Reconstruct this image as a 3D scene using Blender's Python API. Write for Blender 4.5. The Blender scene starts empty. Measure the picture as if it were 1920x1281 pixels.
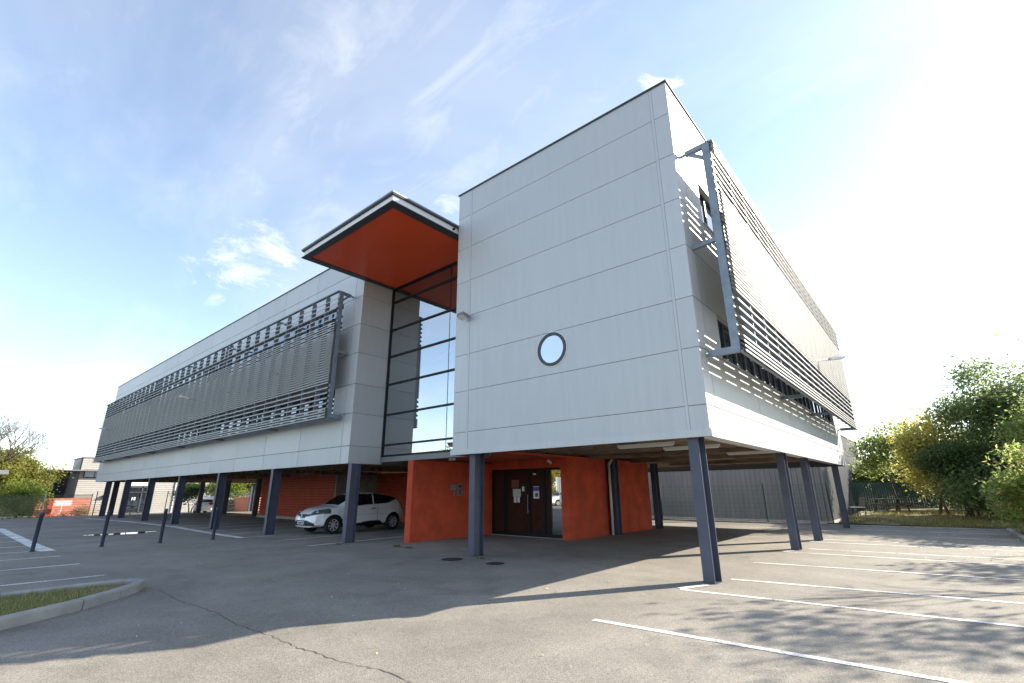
import bpy, math, random
from mathutils import Vector, Matrix, noise as mnoise
R = math.radians
random.seed(7)
scene = bpy.context.scene
COL = scene.collection

# ------------------------------------------------------------------ camera
cam_d = bpy.data.cameras.new('camera'); cam = bpy.data.objects.new('camera', cam_d); COL.objects.link(cam)
cam_d.sensor_width = 36.0; cam_d.lens = 16.7707; cam_d.clip_start = 0.1; cam_d.clip_end = 3000
cr = Vector((0.76013438, 0.64971986, -0.00773463)); cu = Vector((0.1989307, -0.22137223, 0.95468367)); cf = Vector((-0.61856471, 0.72722654, 0.29752187))
cam.matrix_world = Matrix(((cr.x, cu.x, -cf.x, 2.8177), (cr.y, cu.y, -cf.y, -8.6096), (cr.z, cu.z, -cf.z, 1.5), (0, 0, 0, 1)))
scene.camera = cam

# ------------------------------------------------------------------ light
SUN_EL = R(26.0); SUN_AZ = R(30.2)            # azimuth from +Y towards +X
sdir = Vector((math.sin(SUN_AZ) * math.cos(SUN_EL), math.cos(SUN_AZ) * math.cos(SUN_EL), math.sin(SUN_EL)))
sun_d = bpy.data.lights.new('sun', 'SUN'); sun_d.energy = 3.35; sun_d.angle = R(0.53); sun_d.color = (1.0, 0.90, 0.75)
sun = bpy.data.objects.new('sun', sun_d); COL.objects.link(sun)
sun.rotation_euler = (-sdir).to_track_quat('-Z', 'Y').to_euler(); sun.location = (20, 30, 30)
world = bpy.data.worlds.new('World'); scene.world = world; world.use_nodes = True
wn = world.node_tree; wn.nodes.clear()
def N(t, typ, **kw):
    n = t.nodes.new(typ)
    for k, v in kw.items(): setattr(n, k, v)
    return n
def build_world():
    L = wn.links.new
    sky = N(wn, 'ShaderNodeTexSky'); sky.sky_type = 'NISHITA'; sky.sun_disc = False
    sky.sun_elevation = SUN_EL; sky.sun_rotation = SUN_AZ; sky.air_density = 1.0; sky.dust_density = 0.35; sky.ozone_density = 1.5; sky.altitude = 50
    tc = N(wn, 'ShaderNodeTexCoord')
    # flatten the direction on to a cloud layer: (x, y) / (z + k)
    sep = N(wn, 'ShaderNodeSeparateXYZ'); L(tc.outputs['Generated'], sep.inputs[0])
    ad = N(wn, 'ShaderNodeMath', operation='ADD'); ad.inputs[1].default_value = 0.16; L(sep.outputs['Z'], ad.inputs[0])
    mx = N(wn, 'ShaderNodeMath', operation='MAXIMUM'); mx.inputs[1].default_value = 0.05; L(ad.outputs[0], mx.inputs[0])
    dx = N(wn, 'ShaderNodeMath', operation='DIVIDE'); L(sep.outputs['X'], dx.inputs[0]); L(mx.outputs[0], dx.inputs[1])
    dy = N(wn, 'ShaderNodeMath', operation='DIVIDE'); L(sep.outputs['Y'], dy.inputs[0]); L(mx.outputs[0], dy.inputs[1])
    cmb = N(wn, 'ShaderNodeCombineXYZ'); L(dx.outputs[0], cmb.inputs[0]); L(dy.outputs[0], cmb.inputs[1])
    mp = N(wn, 'ShaderNodeMapping'); mp.inputs['Rotation'].default_value = (0, 0, R(35)); mp.inputs['Scale'].default_value = (1.0, 2.1, 1); L(cmb.outputs[0], mp.inputs[0])
    n1 = N(wn, 'ShaderNodeTexNoise'); n1.inputs['Scale'].default_value = 0.75; n1.inputs['Detail'].default_value = 9; n1.inputs['Roughness'].default_value = 0.56; n1.inputs['Distortion'].default_value = 0.5; L(mp.outputs[0], n1.inputs['Vector'])
    n2 = N(wn, 'ShaderNodeTexNoise'); n2.inputs['Scale'].default_value = 2.6; n2.inputs['Detail'].default_value = 10; n2.inputs['Roughness'].default_value = 0.62; n2.inputs['Distortion'].default_value = 0.9; L(mp.outputs[0], n2.inputs['Vector'])
    r1 = N(wn, 'ShaderNodeMapRange'); r1.inputs['From Min'].default_value = 0.40; r1.inputs['From Max'].default_value = 0.68; L(n1.outputs['Fac'], r1.inputs['Value'])
    r2 = N(wn, 'ShaderNodeMapRange'); r2.inputs['From Min'].default_value = 0.52; r2.inputs['From Max'].default_value = 0.72; L(n2.outputs['Fac'], r2.inputs['Value'])
    m2 = N(wn, 'ShaderNodeMath', operation='MULTIPLY'); L(r1.outputs[0], m2.inputs[0]); L(r2.outputs[0], m2.inputs[1])
    m3 = N(wn, 'ShaderNodeMath', operation='MULTIPLY_ADD'); m3.inputs[1].default_value = 0.26; L(r1.outputs[0], m3.inputs[0])
    m4 = N(wn, 'ShaderNodeMath', operation='MULTIPLY'); m4.inputs[1].default_value = 0.34; L(m2.outputs[0], m4.inputs[0]); L(m4.outputs[0], m3.inputs[2])
    ad2 = N(wn, 'ShaderNodeMath', operation='ADD', use_clamp=True); ad2.inputs[1].default_value = CLOUD_BASE; L(m3.outputs[0], ad2.inputs[0])
    fac = ad2.outputs[0]
    n3 = N(wn, 'ShaderNodeTexNoise'); n3.inputs['Scale'].default_value = 7.5; n3.inputs['Detail'].default_value = 9; n3.inputs['Roughness'].default_value = 0.68; n3.inputs['Distortion'].default_value = 1.0; mp3 = N(wn, 'ShaderNodeMapping'); mp3.inputs['Scale'].default_value = (0.9, 0.9, 2.0); mp3.inputs['Rotation'].default_value = (R(-14), R(10), 0); L(tc.outputs['Generated'], mp3.inputs[0]); L(mp3.outputs[0], n3.inputs['Vector'])
    for d0, r0, lo, amt in PUFFS:
        dn = N(wn, 'ShaderNodeVectorMath', operation='DISTANCE'); L(tc.outputs['Generated'], dn.inputs[0]); dn.inputs[1].default_value = d0
        mr = N(wn, 'ShaderNodeMapRange'); mr.inputs['From Min'].default_value = 0.0; mr.inputs['From Max'].default_value = r0; mr.inputs['To Min'].default_value = 0.16; mr.inputs['To Max'].default_value = -0.25; L(dn.outputs['Value'], mr.inputs['Value'])
        sm = N(wn, 'ShaderNodeMath', operation='ADD'); L(n3.outputs['Fac'], sm.inputs[0]); L(mr.outputs[0], sm.inputs[1])
        pr = N(wn, 'ShaderNodeMapRange'); pr.interpolation_type = 'SMOOTHSTEP'; pr.inputs['From Min'].default_value = lo; pr.inputs['From Max'].default_value = lo + 0.30; pr.inputs['To Max'].default_value = amt; L(sm.outputs[0], pr.inputs['Value'])
        mm = N(wn, 'ShaderNodeMath', operation='MAXIMUM'); L(fac, mm.inputs[0]); L(pr.outputs[0], mm.inputs[1]); fac = mm.outputs[0]
    mix = N(wn, 'ShaderNodeMix', data_type='RGBA'); L(fac, mix.inputs['Factor']); L(sky.outputs[0], mix.inputs['A'])
    # thin cloud: a brightened, whitened copy of the sky behind it
    bw = N(wn, 'ShaderNodeRGBToBW'); L(sky.outputs[0], bw.inputs[0])
    mb_ = N(wn, 'ShaderNodeMath', operation='MULTIPLY_ADD'); mb_.inputs[1].default_value = 0.75; mb_.inputs[2].default_value = CLOUD_LIFT; L(bw.outputs[0], mb_.inputs[0])
    cc = N(wn, 'ShaderNodeCombineColor')
    for i, k in enumerate((0.97, 1.0, 1.04)):
        q = N(wn, 'ShaderNodeMath', operation='MULTIPLY'); q.inputs[1].default_value = k; L(mb_.outputs[0], q.inputs[0]); L(q.outputs[0], cc.inputs[i])
    L(cc.outputs[0], mix.inputs['B'])
    bg = N(wn, 'ShaderNodeBackground'); bg.inputs['Strength'].default_value = SKY; L(mix.outputs['Result'], bg.inputs['Color'])
    out = N(wn, 'ShaderNodeOutputWorld'); L(bg.outputs[0], out.inputs[0])
PUFFS = [((-0.8802, 0.2684, 0.3915), 0.15, 0.45, 0.71), ((-0.8423, 0.3271, 0.4283), 0.134, 0.43, 0.76), ((-0.9098, 0.254, 0.3282), 0.074, 0.48, 0.59), ((-0.2339, 0.6919, 0.6831), 0.09, 0.41, 0.84), ((-0.6369, 0.554, 0.5361), 0.074, 0.43, 0.67), ((-0.9515, 0.2302, 0.2043), 0.09, 0.49, 0.5)]
CLOUD_BASE = 0.13; CLOUD_LIFT = 2.6; SKY = 0.080
build_world()
scene.view_settings.view_transform = 'Standard'; scene.view_settings.look = 'None'
scene.view_settings.exposure = 2.08; scene.view_settings.gamma = 1.0

# ------------------------------------------------------------------ materials
def mat(name, col, rough=0.6, metal=0.0, spec=0.5, var=0.0, vscale=3.0, bump=0.0, bscale=40.0, detail=6, stretch=(1, 1, 1), col2=None, coord='Object'):
    m = bpy.data.materials.new(name); m.use_nodes = True; t = m.node_tree; b = t.nodes['Principled BSDF']
    b.inputs['Base Color'].default_value = (*col, 1); b.inputs['Roughness'].default_value = rough; b.inputs['Metallic'].default_value = metal
    b.inputs['Specular IOR Level'].default_value = spec
    tc = N(t, 'ShaderNodeTexCoord'); mp = N(t, 'ShaderNodeMapping'); mp.inputs['Scale'].default_value = stretch
    t.links.new(tc.outputs[coord], mp.inputs[0])
    if var or col2:
        n = N(t, 'ShaderNodeTexNoise'); n.inputs['Scale'].default_value = vscale; n.inputs['Detail'].default_value = detail; n.inputs['Roughness'].default_value = 0.6
        t.links.new(mp.outputs[0], n.inputs['Vector'])
        c2 = col2 or tuple(c * (1 - var) for c in col); c1 = col if col2 else tuple(min(1, c * (1 + var)) for c in col)
        mx = N(t, 'ShaderNodeMix', data_type='RGBA'); mx.inputs['A'].default_value = (*c1, 1); mx.inputs['B'].default_value = (*c2, 1)
        mr = N(t, 'ShaderNodeMapRange'); mr.inputs['From Min'].default_value = 0.32; mr.inputs['From Max'].default_value = 0.68
        t.links.new(n.outputs['Fac'], mr.inputs['Value']); t.links.new(mr.outputs[0], mx.inputs['Factor']); t.links.new(mx.outputs['Result'], b.inputs['Base Color'])
    if bump:
        n = N(t, 'ShaderNodeTexNoise'); n.inputs['Scale'].default_value = bscale; n.inputs['Detail'].default_value = 4
        t.links.new(mp.outputs[0], n.inputs['Vector'])
        bp = N(t, 'ShaderNodeBump'); bp.inputs['Strength'].default_value = bump; bp.inputs['Distance'].default_value = 0.02
        t.links.new(n.outputs['Fac'], bp.inputs['Height']); t.links.new(bp.outputs[0], b.inputs['Normal'])
    return m

def cladding_mat():
    # silver coated steel cassettes: slow sheen changes, faint vertical rain streaks
    m = mat('silver_cladding', (0.47, 0.485, 0.495), rough=0.48, metal=0.2, var=0.015, vscale=0.7, bump=0.05, bscale=1.2)
    t = m.node_tree; b = t.nodes['Principled BSDF']
    tc = N(t, 'ShaderNodeTexCoord'); mp = N(t, 'ShaderNodeMapping'); mp.inputs['Scale'].default_value = (5, 5, 0.35); t.links.new(tc.outputs['Object'], mp.inputs[0])
    n = N(t, 'ShaderNodeTexNoise'); n.inputs['Scale'].default_value = 1.6; n.inputs['Detail'].default_value = 7; n.inputs['Roughness'].default_value = 0.65; t.links.new(mp.outputs[0], n.inputs['Vector'])
    mr = N(t, 'ShaderNodeMapRange'); mr.inputs['From Min'].default_value = 0.35; mr.inputs['From Max'].default_value = 0.75; mr.inputs['To Min'].default_value = 1.0; mr.inputs['To Max'].default_value = 0.94
    t.links.new(n.outputs['Fac'], mr.inputs['Value'])
    src = b.inputs['Base Color'].links[0].from_socket
    mx = N(t, 'ShaderNodeMix', data_type='RGBA', blend_type='MULTIPLY'); mx.inputs['Factor'].default_value = 1.0
    t.links.new(src, mx.inputs['A']); t.links.new(mr.outputs[0], mx.inputs['B']); t.links.new(mx.outputs['Result'], b.inputs['Base Color'])
    geo = N(t, 'ShaderNodeNewGeometry'); pr = N(t, 'ShaderNodeMapRange'); pr.inputs['To Min'].default_value = 0.945; pr.inputs['To Max'].default_value = 1.035; t.links.new(geo.outputs['Random Per Island'], pr.inputs['Value'])
    m5 = N(t, 'ShaderNodeMix', data_type='RGBA', blend_type='MULTIPLY'); m5.inputs['Factor'].default_value = 1.0; t.links.new(mx.outputs['Result'], m5.inputs['A']); t.links.new(pr.outputs[0], m5.inputs['B']); t.links.new(m5.outputs['Result'], b.inputs['Base Color'])
    rr = N(t, 'ShaderNodeMapRange'); rr.inputs['To Min'].default_value = 0.42; rr.inputs['To Max'].default_value = 0.58; t.links.new(n.outputs['Fac'], rr.inputs['Value']); t.links.new(rr.outputs[0], b.inputs['Roughness'])
    return m

def glass_mat(name, refl=0.6, tint=(0.9, 0.95, 1.0), body=(0.02, 0.025, 0.03), clear=0.0):
    # coated glass: strong mirror reflection over a dark body, with some see-through
    m = bpy.data.materials.new(name); m.use_nodes = True; t = m.node_tree; t.nodes.clear()
    o = N(t, 'ShaderNodeOutputMaterial'); g = N(t, 'ShaderNodeBsdfGlossy'); g.inputs['Color'].default_value = (*tint, 1); g.inputs['Roughness'].default_value = 0.006
    d = N(t, 'ShaderNodeBsdfDiffuse'); d.inputs['Color'].default_value = (*body, 1)
    tr = N(t, 'ShaderNodeBsdfTransparent'); tr.inputs['Color'].default_value = (0.62, 0.68, 0.66, 1)
    mb = N(t, 'ShaderNodeMixShader'); mb.inputs[0].default_value = clear; t.links.new(d.outputs[0], mb.inputs[1]); t.links.new(tr.outputs[0], mb.inputs[2])
    lw = N(t, 'ShaderNodeLayerWeight'); lw.inputs['Blend'].default_value = 0.25
    mr = N(t, 'ShaderNodeMapRange'); mr.inputs['To Min'].default_value = refl; mr.inputs['To Max'].default_value = 1.0; t.links.new(lw.outputs['Fresnel'], mr.inputs['Value'])
    ms = N(t, 'ShaderNodeMixShader'); t.links.new(mr.outputs[0], ms.inputs[0]); t.links.new(mb.outputs[0], ms.inputs[1]); t.links.new(g.outputs[0], ms.inputs[2]); t.links.new(ms.outputs[0], o.inputs[0])
    return m

def leaf_mat(name, c1, c2, c3=None, trans=0.45):
    m = bpy.data.materials.new(name); m.use_nodes = True; t = m.node_tree; t.nodes.clear()
    o = N(t, 'ShaderNodeOutputMaterial'); geo = N(t, 'ShaderNodeNewGeometry')
    rp = N(t, 'ShaderNodeValToRGB'); e = rp.color_ramp.elements; e[0].color = (*c1, 1); e[1].color = (*c2, 1)
    if c3: x = e.new(0.85); x.color = (*c2, 1); e[-1].color = (*c3, 1)
    t.links.new(geo.outputs['Random Per Island'], rp.inputs[0])
    d = N(t, 'ShaderNodeBsdfPrincipled'); d.inputs['Roughness'].default_value = 0.5; d.inputs['Specular IOR Level'].default_value = 0.35; t.links.new(rp.outputs[0], d.inputs['Base Color'])
    tr = N(t, 'ShaderNodeBsdfTranslucent')
    hs = N(t, 'ShaderNodeHueSaturation'); hs.inputs['Value'].default_value = 1.9; hs.inputs['Saturation'].default_value = 0.9; hs.inputs['Hue'].default_value = 0.5; t.links.new(rp.outputs[0], hs.inputs['Color']); t.links.new(hs.outputs[0], tr.inputs['Color'])
    ms = N(t, 'ShaderNodeMixShader'); ms.inputs[0].default_value = trans; t.links.new(d.outputs[0], ms.inputs[1]); t.links.new(tr.outputs[0], ms.inputs[2]); t.links.new(ms.outputs[0], o.inputs[0])
    return m

def asphalt_mat():
    m = bpy.data.materials.new('asphalt'); m.use_nodes = True; t = m.node_tree; b = t.nodes['Principled BSDF']; L = t.links.new
    b.inputs['Roughness'].default_value = 0.82; b.inputs['Specular IOR Level'].default_value = 0.35
    geo = N(t, 'ShaderNodeNewGeometry'); P = geo.outputs['Position']
    def noise(s, d, r=0.6, dist=0.0, vec=None):
        n = N(t, 'ShaderNodeTexNoise'); n.inputs['Scale'].default_value = s; n.inputs['Detail'].default_value = d; n.inputs['Roughness'].default_value = r; n.inputs['Distortion'].default_value = dist
        L(vec or P, n.inputs['Vector']); return n.outputs['Fac']
    def rng(x, a, b_, c, d):
        q = N(t, 'ShaderNodeMapRange'); q.inputs['From Min'].default_value = a; q.inputs['From Max'].default_value = b_; q.inputs['To Min'].default_value = c; q.inputs['To Max'].default_value = d; L(x, q.inputs['Value']); return q.outputs[0]
    def mul(a, c):
        q = N(t, 'ShaderNodeMath', operation='MULTIPLY'); L(a, q.inputs[0]); L(c, q.inputs[1]); return q.outputs[0]
    vo = N(t, 'ShaderNodeTexVoronoi'); vo.inputs['Scale'].default_value = 120; L(P, vo.inputs['Vector'])
    sepc = N(t, 'ShaderNodeSeparateColor'); L(vo.outputs['Color'], sepc.inputs[0])
    grain = rng(sepc.outputs[0], 0, 1, 0.66, 1.36)
    vo2 = N(t, 'ShaderNodeTexVoronoi'); vo2.inputs['Scale'].default_value = 52; L(P, vo2.inputs['Vector'])
    sep2 = N(t, 'ShaderNodeSeparateColor'); L(vo2.outputs['Color'], sep2.inputs[0])
    grain = mul(grain, rng(sep2.outputs[1], 0, 1, 0.92, 1.08))
    mid = rng(noise(1.4, 5, 0.55, 0.3), 0.3, 0.7, 0.88, 1.10)
    big = rng(noise(0.28, 5, 0.6, 0.8), 0.3, 0.7, 0.82, 1.14)
    stain = mul(rng(noise(0.8, 7, 0.6, 1.2), 0.55, 0.75, 1.0, 0.76), mul(rng(noise(3.1, 5, 0.6, 1.6), 0.64, 0.76, 1.0, 0.78), rng(noise(0.12, 3, 0.5, 2.0), 0.45, 0.62, 1.0, 0.86)))
    f = mul(mul(grain, mid), mul(big, stain))
    mx = N(t, 'ShaderNodeMix', data_type='RGBA', blend_type='MULTIPLY'); mx.inputs['Factor'].default_value = 1.0; mx.inputs['A'].default_value = (*ASPHALT, 1); L(f, mx.inputs['B'])
    L(mx.outputs['Result'], b.inputs['Base Color'])
    bp = N(t, 'ShaderNodeBump'); bp.inputs['Strength'].default_value = 0.35; bp.inputs['Distance'].default_value = 0.006
    hh = N(t, 'ShaderNodeMath', operation='ADD'); L(vo.outputs['Distance'], hh.inputs[0]); L(noise(60, 4), hh.inputs[1]); L(hh.outputs[0], bp.inputs['Height']); L(bp.outputs[0], b.inputs['Normal'])
    return m
ASPHALT = (0.240, 0.221, 0.190)

def paint_mat():
    # road paint, worn through in specks
    m = bpy.data.materials.new('road_paint'); m.use_nodes = True; t = m.node_tree; b = t.nodes['Principled BSDF']; L = t.links.new
    b.inputs['Roughness'].default_value = 0.7
    geo = N(t, 'ShaderNodeNewGeometry')
    n = N(t, 'ShaderNodeTexNoise'); n.inputs['Scale'].default_value = 26; n.inputs['Detail'].default_value = 6; n.inputs['Roughness'].default_value = 0.75; L(geo.outputs['Position'], n.inputs['Vector'])
    n2 = N(t, 'ShaderNodeTexNoise'); n2.inputs['Scale'].default_value = 1.7; n2.inputs['Detail'].default_value = 4; L(geo.outputs['Position'], n2.inputs['Vector'])
    a = N(t, 'ShaderNodeMath', operation='MULTIPLY_ADD'); a.inputs[1].default_value = 0.55; L(n2.outputs['Fac'], a.inputs[0]); L(n.outputs['Fac'], a.inputs[2])
    r = N(t, 'ShaderNodeMapRange'); r.inputs['From Min'].default_value = 0.75; r.inputs['From Max'].default_value = 0.93; L(a.outputs[0], r.inputs['Value'])
    mx = N(t, 'ShaderNodeMix', data_type='RGBA'); mx.inputs['A'].default_value = (0.74, 0.73, 0.70, 1); mx.inputs['B'].default_value = (0.17, 0.165, 0.155, 1); L(r.outputs[0], mx.inputs['Factor']); L(mx.outputs['Result'], b.inputs['Base Color'])
    return m

M = dict(
    clad=cladding_mat(), joint=mat('joint_backing', (0.10, 0.105, 0.11), 0.8), trim=mat('dark_trim', (0.035, 0.038, 0.042), 0.5),  # joint: dark grey backing behind the gaps between panels
    red=mat('red_render', (0.47, 0.066, 0.026), 0.88, var=0.26, vscale=1.9, bump=0.25, bscale=60),
    redpanel=mat('red_soffit', (0.74, 0.080, 0.015), 0.28, spec=0.22, var=0.04, vscale=0.8),
    redslat=mat('red_slat', (0.36, 0.05, 0.022), 0.5, var=0.15, vscale=2),
    steel=mat('blue_grey_steel', (0.055, 0.064, 0.098), 0.5, spec=0.5, var=0.16, vscale=2.5, bump=0.03, bscale=20),
    galv=mat('galvanised_steel', (0.19, 0.225, 0.265), 0.5, metal=0.3, var=0.18, vscale=5, detail=8),
    slat=mat('louvre_aluminium', (0.33, 0.33, 0.32), 0.5, metal=0.0, var=0.06, vscale=1.5),
    dark=mat('dark_aluminium', (0.008, 0.009, 0.010), 0.5, spec=0.25), frame=mat('window_frame', (0.03, 0.034, 0.04), 0.45),
    glass=glass_mat('window_glass', 0.22, body=(0.02, 0.024, 0.03)), curtain=glass_mat('curtain_glass', 0.42, (0.90, 0.95, 0.98), clear=0.75),
    round=glass_mat('round_window_glass', 0.42, (0.93, 0.96, 1.0), body=(0.30, 0.33, 0.36)), doorglass=glass_mat('door_glass', 0.45, (0.9, 0.94, 0.95), body=(0.012, 0.012, 0.013), clear=0.2),
    tinted=glass_mat('tinted_door_glass', 0.07, (0.8, 0.8, 0.8), body=(0.022, 0.016, 0.013)),
    white=mat('white_paint', (0.72, 0.73, 0.74), 0.5, var=0.03), lightgrey=mat('light_grey_paint', (0.50, 0.51, 0.52), 0.5, var=0.05),
    ceiling=mat('sprayed_insulation', (0.30, 0.23, 0.16), 0.95, col2=(0.10, 0.072, 0.05), vscale=2.2, stretch=(0.35, 2.5, 1), bump=0.8, bscale=9),
    concrete=mat('concrete', (0.30, 0.29, 0.27), 0.85, var=0.2, vscale=3, bump=0.2, bscale=50, detail=8),
    inside=mat('interior_plaster', (0.22, 0.21, 0.19), 0.9), asphalt=asphalt_mat(), paint=paint_mat(),
    bollard=mat('blue_black_paint', (0.028, 0.042, 0.065), 0.45, var=0.2), iron=mat('cast_iron', (0.03, 0.03, 0.033), 0.6, metal=0.3, bump=0.3, bscale=60),
    corr=mat('grey_corrugated', (0.13, 0.135, 0.15), 0.6, metal=0.1, var=0.1, vscale=1.0, stretch=(1, 1, 0.2)),
    corr2=mat('pale_corrugated', (0.36, 0.35, 0.33), 0.6, var=0.05), bark=mat('bark', (0.09, 0.065, 0.045), 0.9, var=0.35, vscale=9, bump=0.6, bscale=30),
    orange=mat('orange_render', (0.60, 0.23, 0.165), 0.8, var=0.12), rubber=mat('tyre_rubber', (0.018, 0.018, 0.019), 0.8),
    black=mat('black_plastic', (0.015, 0.015, 0.016), 0.45), rim=mat('silver_wheel', (0.55, 0.56, 0.58), 0.4, metal=0.3), chrome=mat('chrome', (0.8, 0.8, 0.82), 0.12, metal=1.0),
    green=mat('green_coated_wire', (0.015, 0.06, 0.05), 0.5), wood=mat('weathered_wood', (0.09, 0.07, 0.05), 0.8, var=0.3, vscale=6, stretch=(1, 6, 6)),
    soil=mat('dry_soil_and_straw', (0.22, 0.17, 0.07), 0.95, col2=(0.10, 0.085, 0.035), vscale=1.6, bump=0.8, bscale=25),
    stone=mat('rubble_stone', (0.34, 0.31, 0.26), 0.9, var=0.45, vscale=5, bump=0.7, bscale=10),
    lamp=mat('lamp_glass', (0.75, 0.76, 0.75), 0.25), grey=mat('mid_grey', (0.18, 0.185, 0.19), 0.6, var=0.08), crack=mat('crack_filler', (0.075, 0.070, 0.062), 0.95),
    slate=mat('dark_wall', (0.045, 0.05, 0.065), 0.7), paper=mat('paper', (0.62, 0.64, 0.66), 0.8), blue=mat('blue_print', (0.05, 0.09, 0.32), 0.7),
    tail=mat('tail_light', (0.35, 0.01, 0.01), 0.2),
)
def car_paint(name, c):
    m = mat(name, c, 0.28, spec=0.5); b = m.node_tree.nodes['Principled BSDF']; b.inputs['Coat Weight'].default_value = 0.6; b.inputs['Coat Roughness'].default_value = 0.05
    return m
M['carwhite'] = car_paint('white_car_paint', (0.82, 0.83, 0.85)); M['carsilver'] = car_paint('silver_car_paint', (0.42, 0.44, 0.46))
M['carglass'] = glass_mat('car_glass', 0.10, (0.9, 0.95, 1.0), body=(0.008, 0.009, 0.01))
M['badge'] = mat('badge_silver', (0.7, 0.71, 0.73), 0.35, metal=0.3); M['headlamp'] = mat('headlamp', (0.20, 0.215, 0.235), 0.10, metal=0.5)
M['water'] = glass_mat('puddle_water', 0.5, (0.95, 0.97, 1.0), body=(0.03, 0.03, 0.03))

# ------------------------------------------------------------------ mesh helpers
class MB:
    def __init__(s): s.v = []; s.f = []
    def quad(s, a, b, c, d):
        i = len(s.v); s.v += [tuple(a), tuple(b), tuple(c), tuple(d)]; s.f.append((i, i + 1, i + 2, i + 3))
    def poly(s, pts):
        i = len(s.v); s.v += [tuple(p) for p in pts]; s.f.append(tuple(range(i, i + len(pts))))
    def box(s, x0, x1, y0, y1, z0, z1):
        x0, x1 = sorted((x0, x1)); y0, y1 = sorted((y0, y1)); z0, z1 = sorted((z0, z1))
        i = len(s.v); s.v += [(x0, y0, z0), (x1, y0, z0), (x1, y1, z0), (x0, y1, z0), (x0, y0, z1), (x1, y0, z1), (x1, y1, z1), (x0, y1, z1)]
        s.f += [tuple(i + k for k in q) for q in ((0, 3, 2, 1), (4, 5, 6, 7), (0, 1, 5, 4), (1, 2, 6, 5), (2, 3, 7, 6), (3, 0, 4, 7))]
        return s
    def prism(s, prof, p0, ax_u, ax_v, ax_w, length):
        # closed 2-D profile (u, v) swept from p0 along ax_w
        p0 = Vector(p0); U = Vector(ax_u); V = Vector(ax_v); W = Vector(ax_w) * length; n = len(prof); i = len(s.v)
        for k in (0, 1):
            for (a, b) in prof: s.v.append(tuple(p0 + U * a + V * b + W * k))
        for k in range(n): s.f.append((i + k, i + (k + 1) % n, i + n + (k + 1) % n, i + n + k))
        s.f.append(tuple(i + k for k in range(n))[::-1]); s.f.append(tuple(i + n + k for k in range(n)))
        return s
    def bar(s, a, b, w, h, up=(0, 0, 1)):
        a = Vector(a); b = Vector(b); d = (b - a); L = d.length; d.normalize()
        up = Vector(up); side = d.cross(up)
        if side.length < 1e-4: side = d.cross(Vector((1, 0, 0)))
        side.normalize(); up = side.cross(d)
        return s.prism([(-w / 2, -h / 2), (w / 2, -h / 2), (w / 2, h / 2), (-w / 2, h / 2)], a, side, up, d, L)
    def tube(s, a, b, r0, r1=None, n=10, cap=True):
        r1 = r0 if r1 is None else r1
        a = Vector(a); b = Vector(b); d = (b - a).normalized(); q = d.orthogonal().normalized(); w = d.cross(q); i = len(s.v)
        for p, r in ((a, r0), (b, r1)):
            for k in range(n):
                t = 2 * math.pi * k / n; s.v.append(tuple(p + q * (r * math.cos(t)) + w * (r * math.sin(t))))
        for k in range(n): s.f.append((i + k, i + (k + 1) % n, i + n + (k + 1) % n, i + n + k))
        if cap: s.f.append(tuple(i + k for k in range(n))[::-1]); s.f.append(tuple(i + n + k for k in range(n)))
        return s
    def lathe(s, c, axis, prof, n=24, close=False):
        # prof: (radius, along axis)
        c = Vector(c); d = Vector(axis).normalized(); q = d.orthogonal().normalized(); w = d.cross(q); i = len(s.v); m = len(prof)
        for (r, h) in prof:
            for k in range(n):
                t = 2 * math.pi * k / n; s.v.append(tuple(c + d * h + q * (r * math.cos(t)) + w * (r * math.sin(t))))
        for j in range(m if close else m - 1):
            for k in range(n):
                a = i + j * n + k; b = i + j * n + (k + 1) % n; jj = (j + 1) % m
                s.f.append((a, b, i + jj * n + (k + 1) % n, i + jj * n + k))
        return s
def obj(name, mb, m, parent=None, smooth=False, bevel=0.0):
    me = bpy.data.meshes.new(name); me.from_pydata(mb.v, [], mb.f); me.update()
    o = bpy.data.objects.new(name, me); COL.objects.link(o)
    if m is not None: me.materials.append(m)
    if parent is not None: o.parent = parent
    if smooth:
        for p in me.polygons: p.use_smooth = True
    if bevel:
        md = o.modifiers.new('bevel', 'BEVEL'); md.width = bevel; md.segments = 2; md.limit_method = 'ANGLE'
    return o
def fixn(o):
    import bmesh
    bm = bmesh.new(); bm.from_mesh(o.data); bmesh.ops.remove_doubles(bm, verts=bm.verts, dist=1e-5); bmesh.ops.recalc_face_normals(bm, faces=bm.faces); bm.to_mesh(o.data); bm.free(); return o
def thing(name, label, cat, loc=(0, 0, 0), rz=0.0, group=None):
    o = bpy.data.objects.new(name, None); o.empty_display_size = 0.3; COL.objects.link(o); o.location = loc; o.rotation_euler = (0, 0, rz)
    return tag(o, label, cat, group)
def tag(o, label=None, cat=None, group=None, kind=None):
    if label: o['label'] = label
    if cat: o['category'] = cat
    if group: o['group'] = group
    if kind: o['kind'] = kind
    return o
def copy_tree(o, parent=None):
    c = o.copy(); COL.objects.link(c)
    if parent is not None: c.parent = parent
    for ch in list(o.children): copy_tree(ch, c)
    return c
def linked(src, parent, dx=0, dy=0, dz=0, rz=None):
    # another instance of a part, sharing its mesh
    c = src.copy(); COL.objects.link(c); c.parent = parent; c.location = (src.location.x + dx, src.location.y + dy, src.location.z + dz)
    if rz is not None: c.rotation_euler = (0, 0, rz)
    for ch in list(src.children):
        d = ch.copy(); COL.objects.link(d); d.parent = c
    return c
def sstep(a, b, x):
    t = max(0.0, min(1.0, (x - a) / (b - a))); return t * t * (3 - 2 * t)
def gz(x, y):
    z = -0.07 * sstep(-12, -20, x) - 0.20 * sstep(-43, -50, x) - 0.25 * sstep(-50, -62, x) - 0.03 * sstep(3, 9, y)
    if y > 16.3: z -= 0.62 * sstep(17.0, 20.5, y) * (1 - sstep(-2.2, -0.6, x))
    return z

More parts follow.
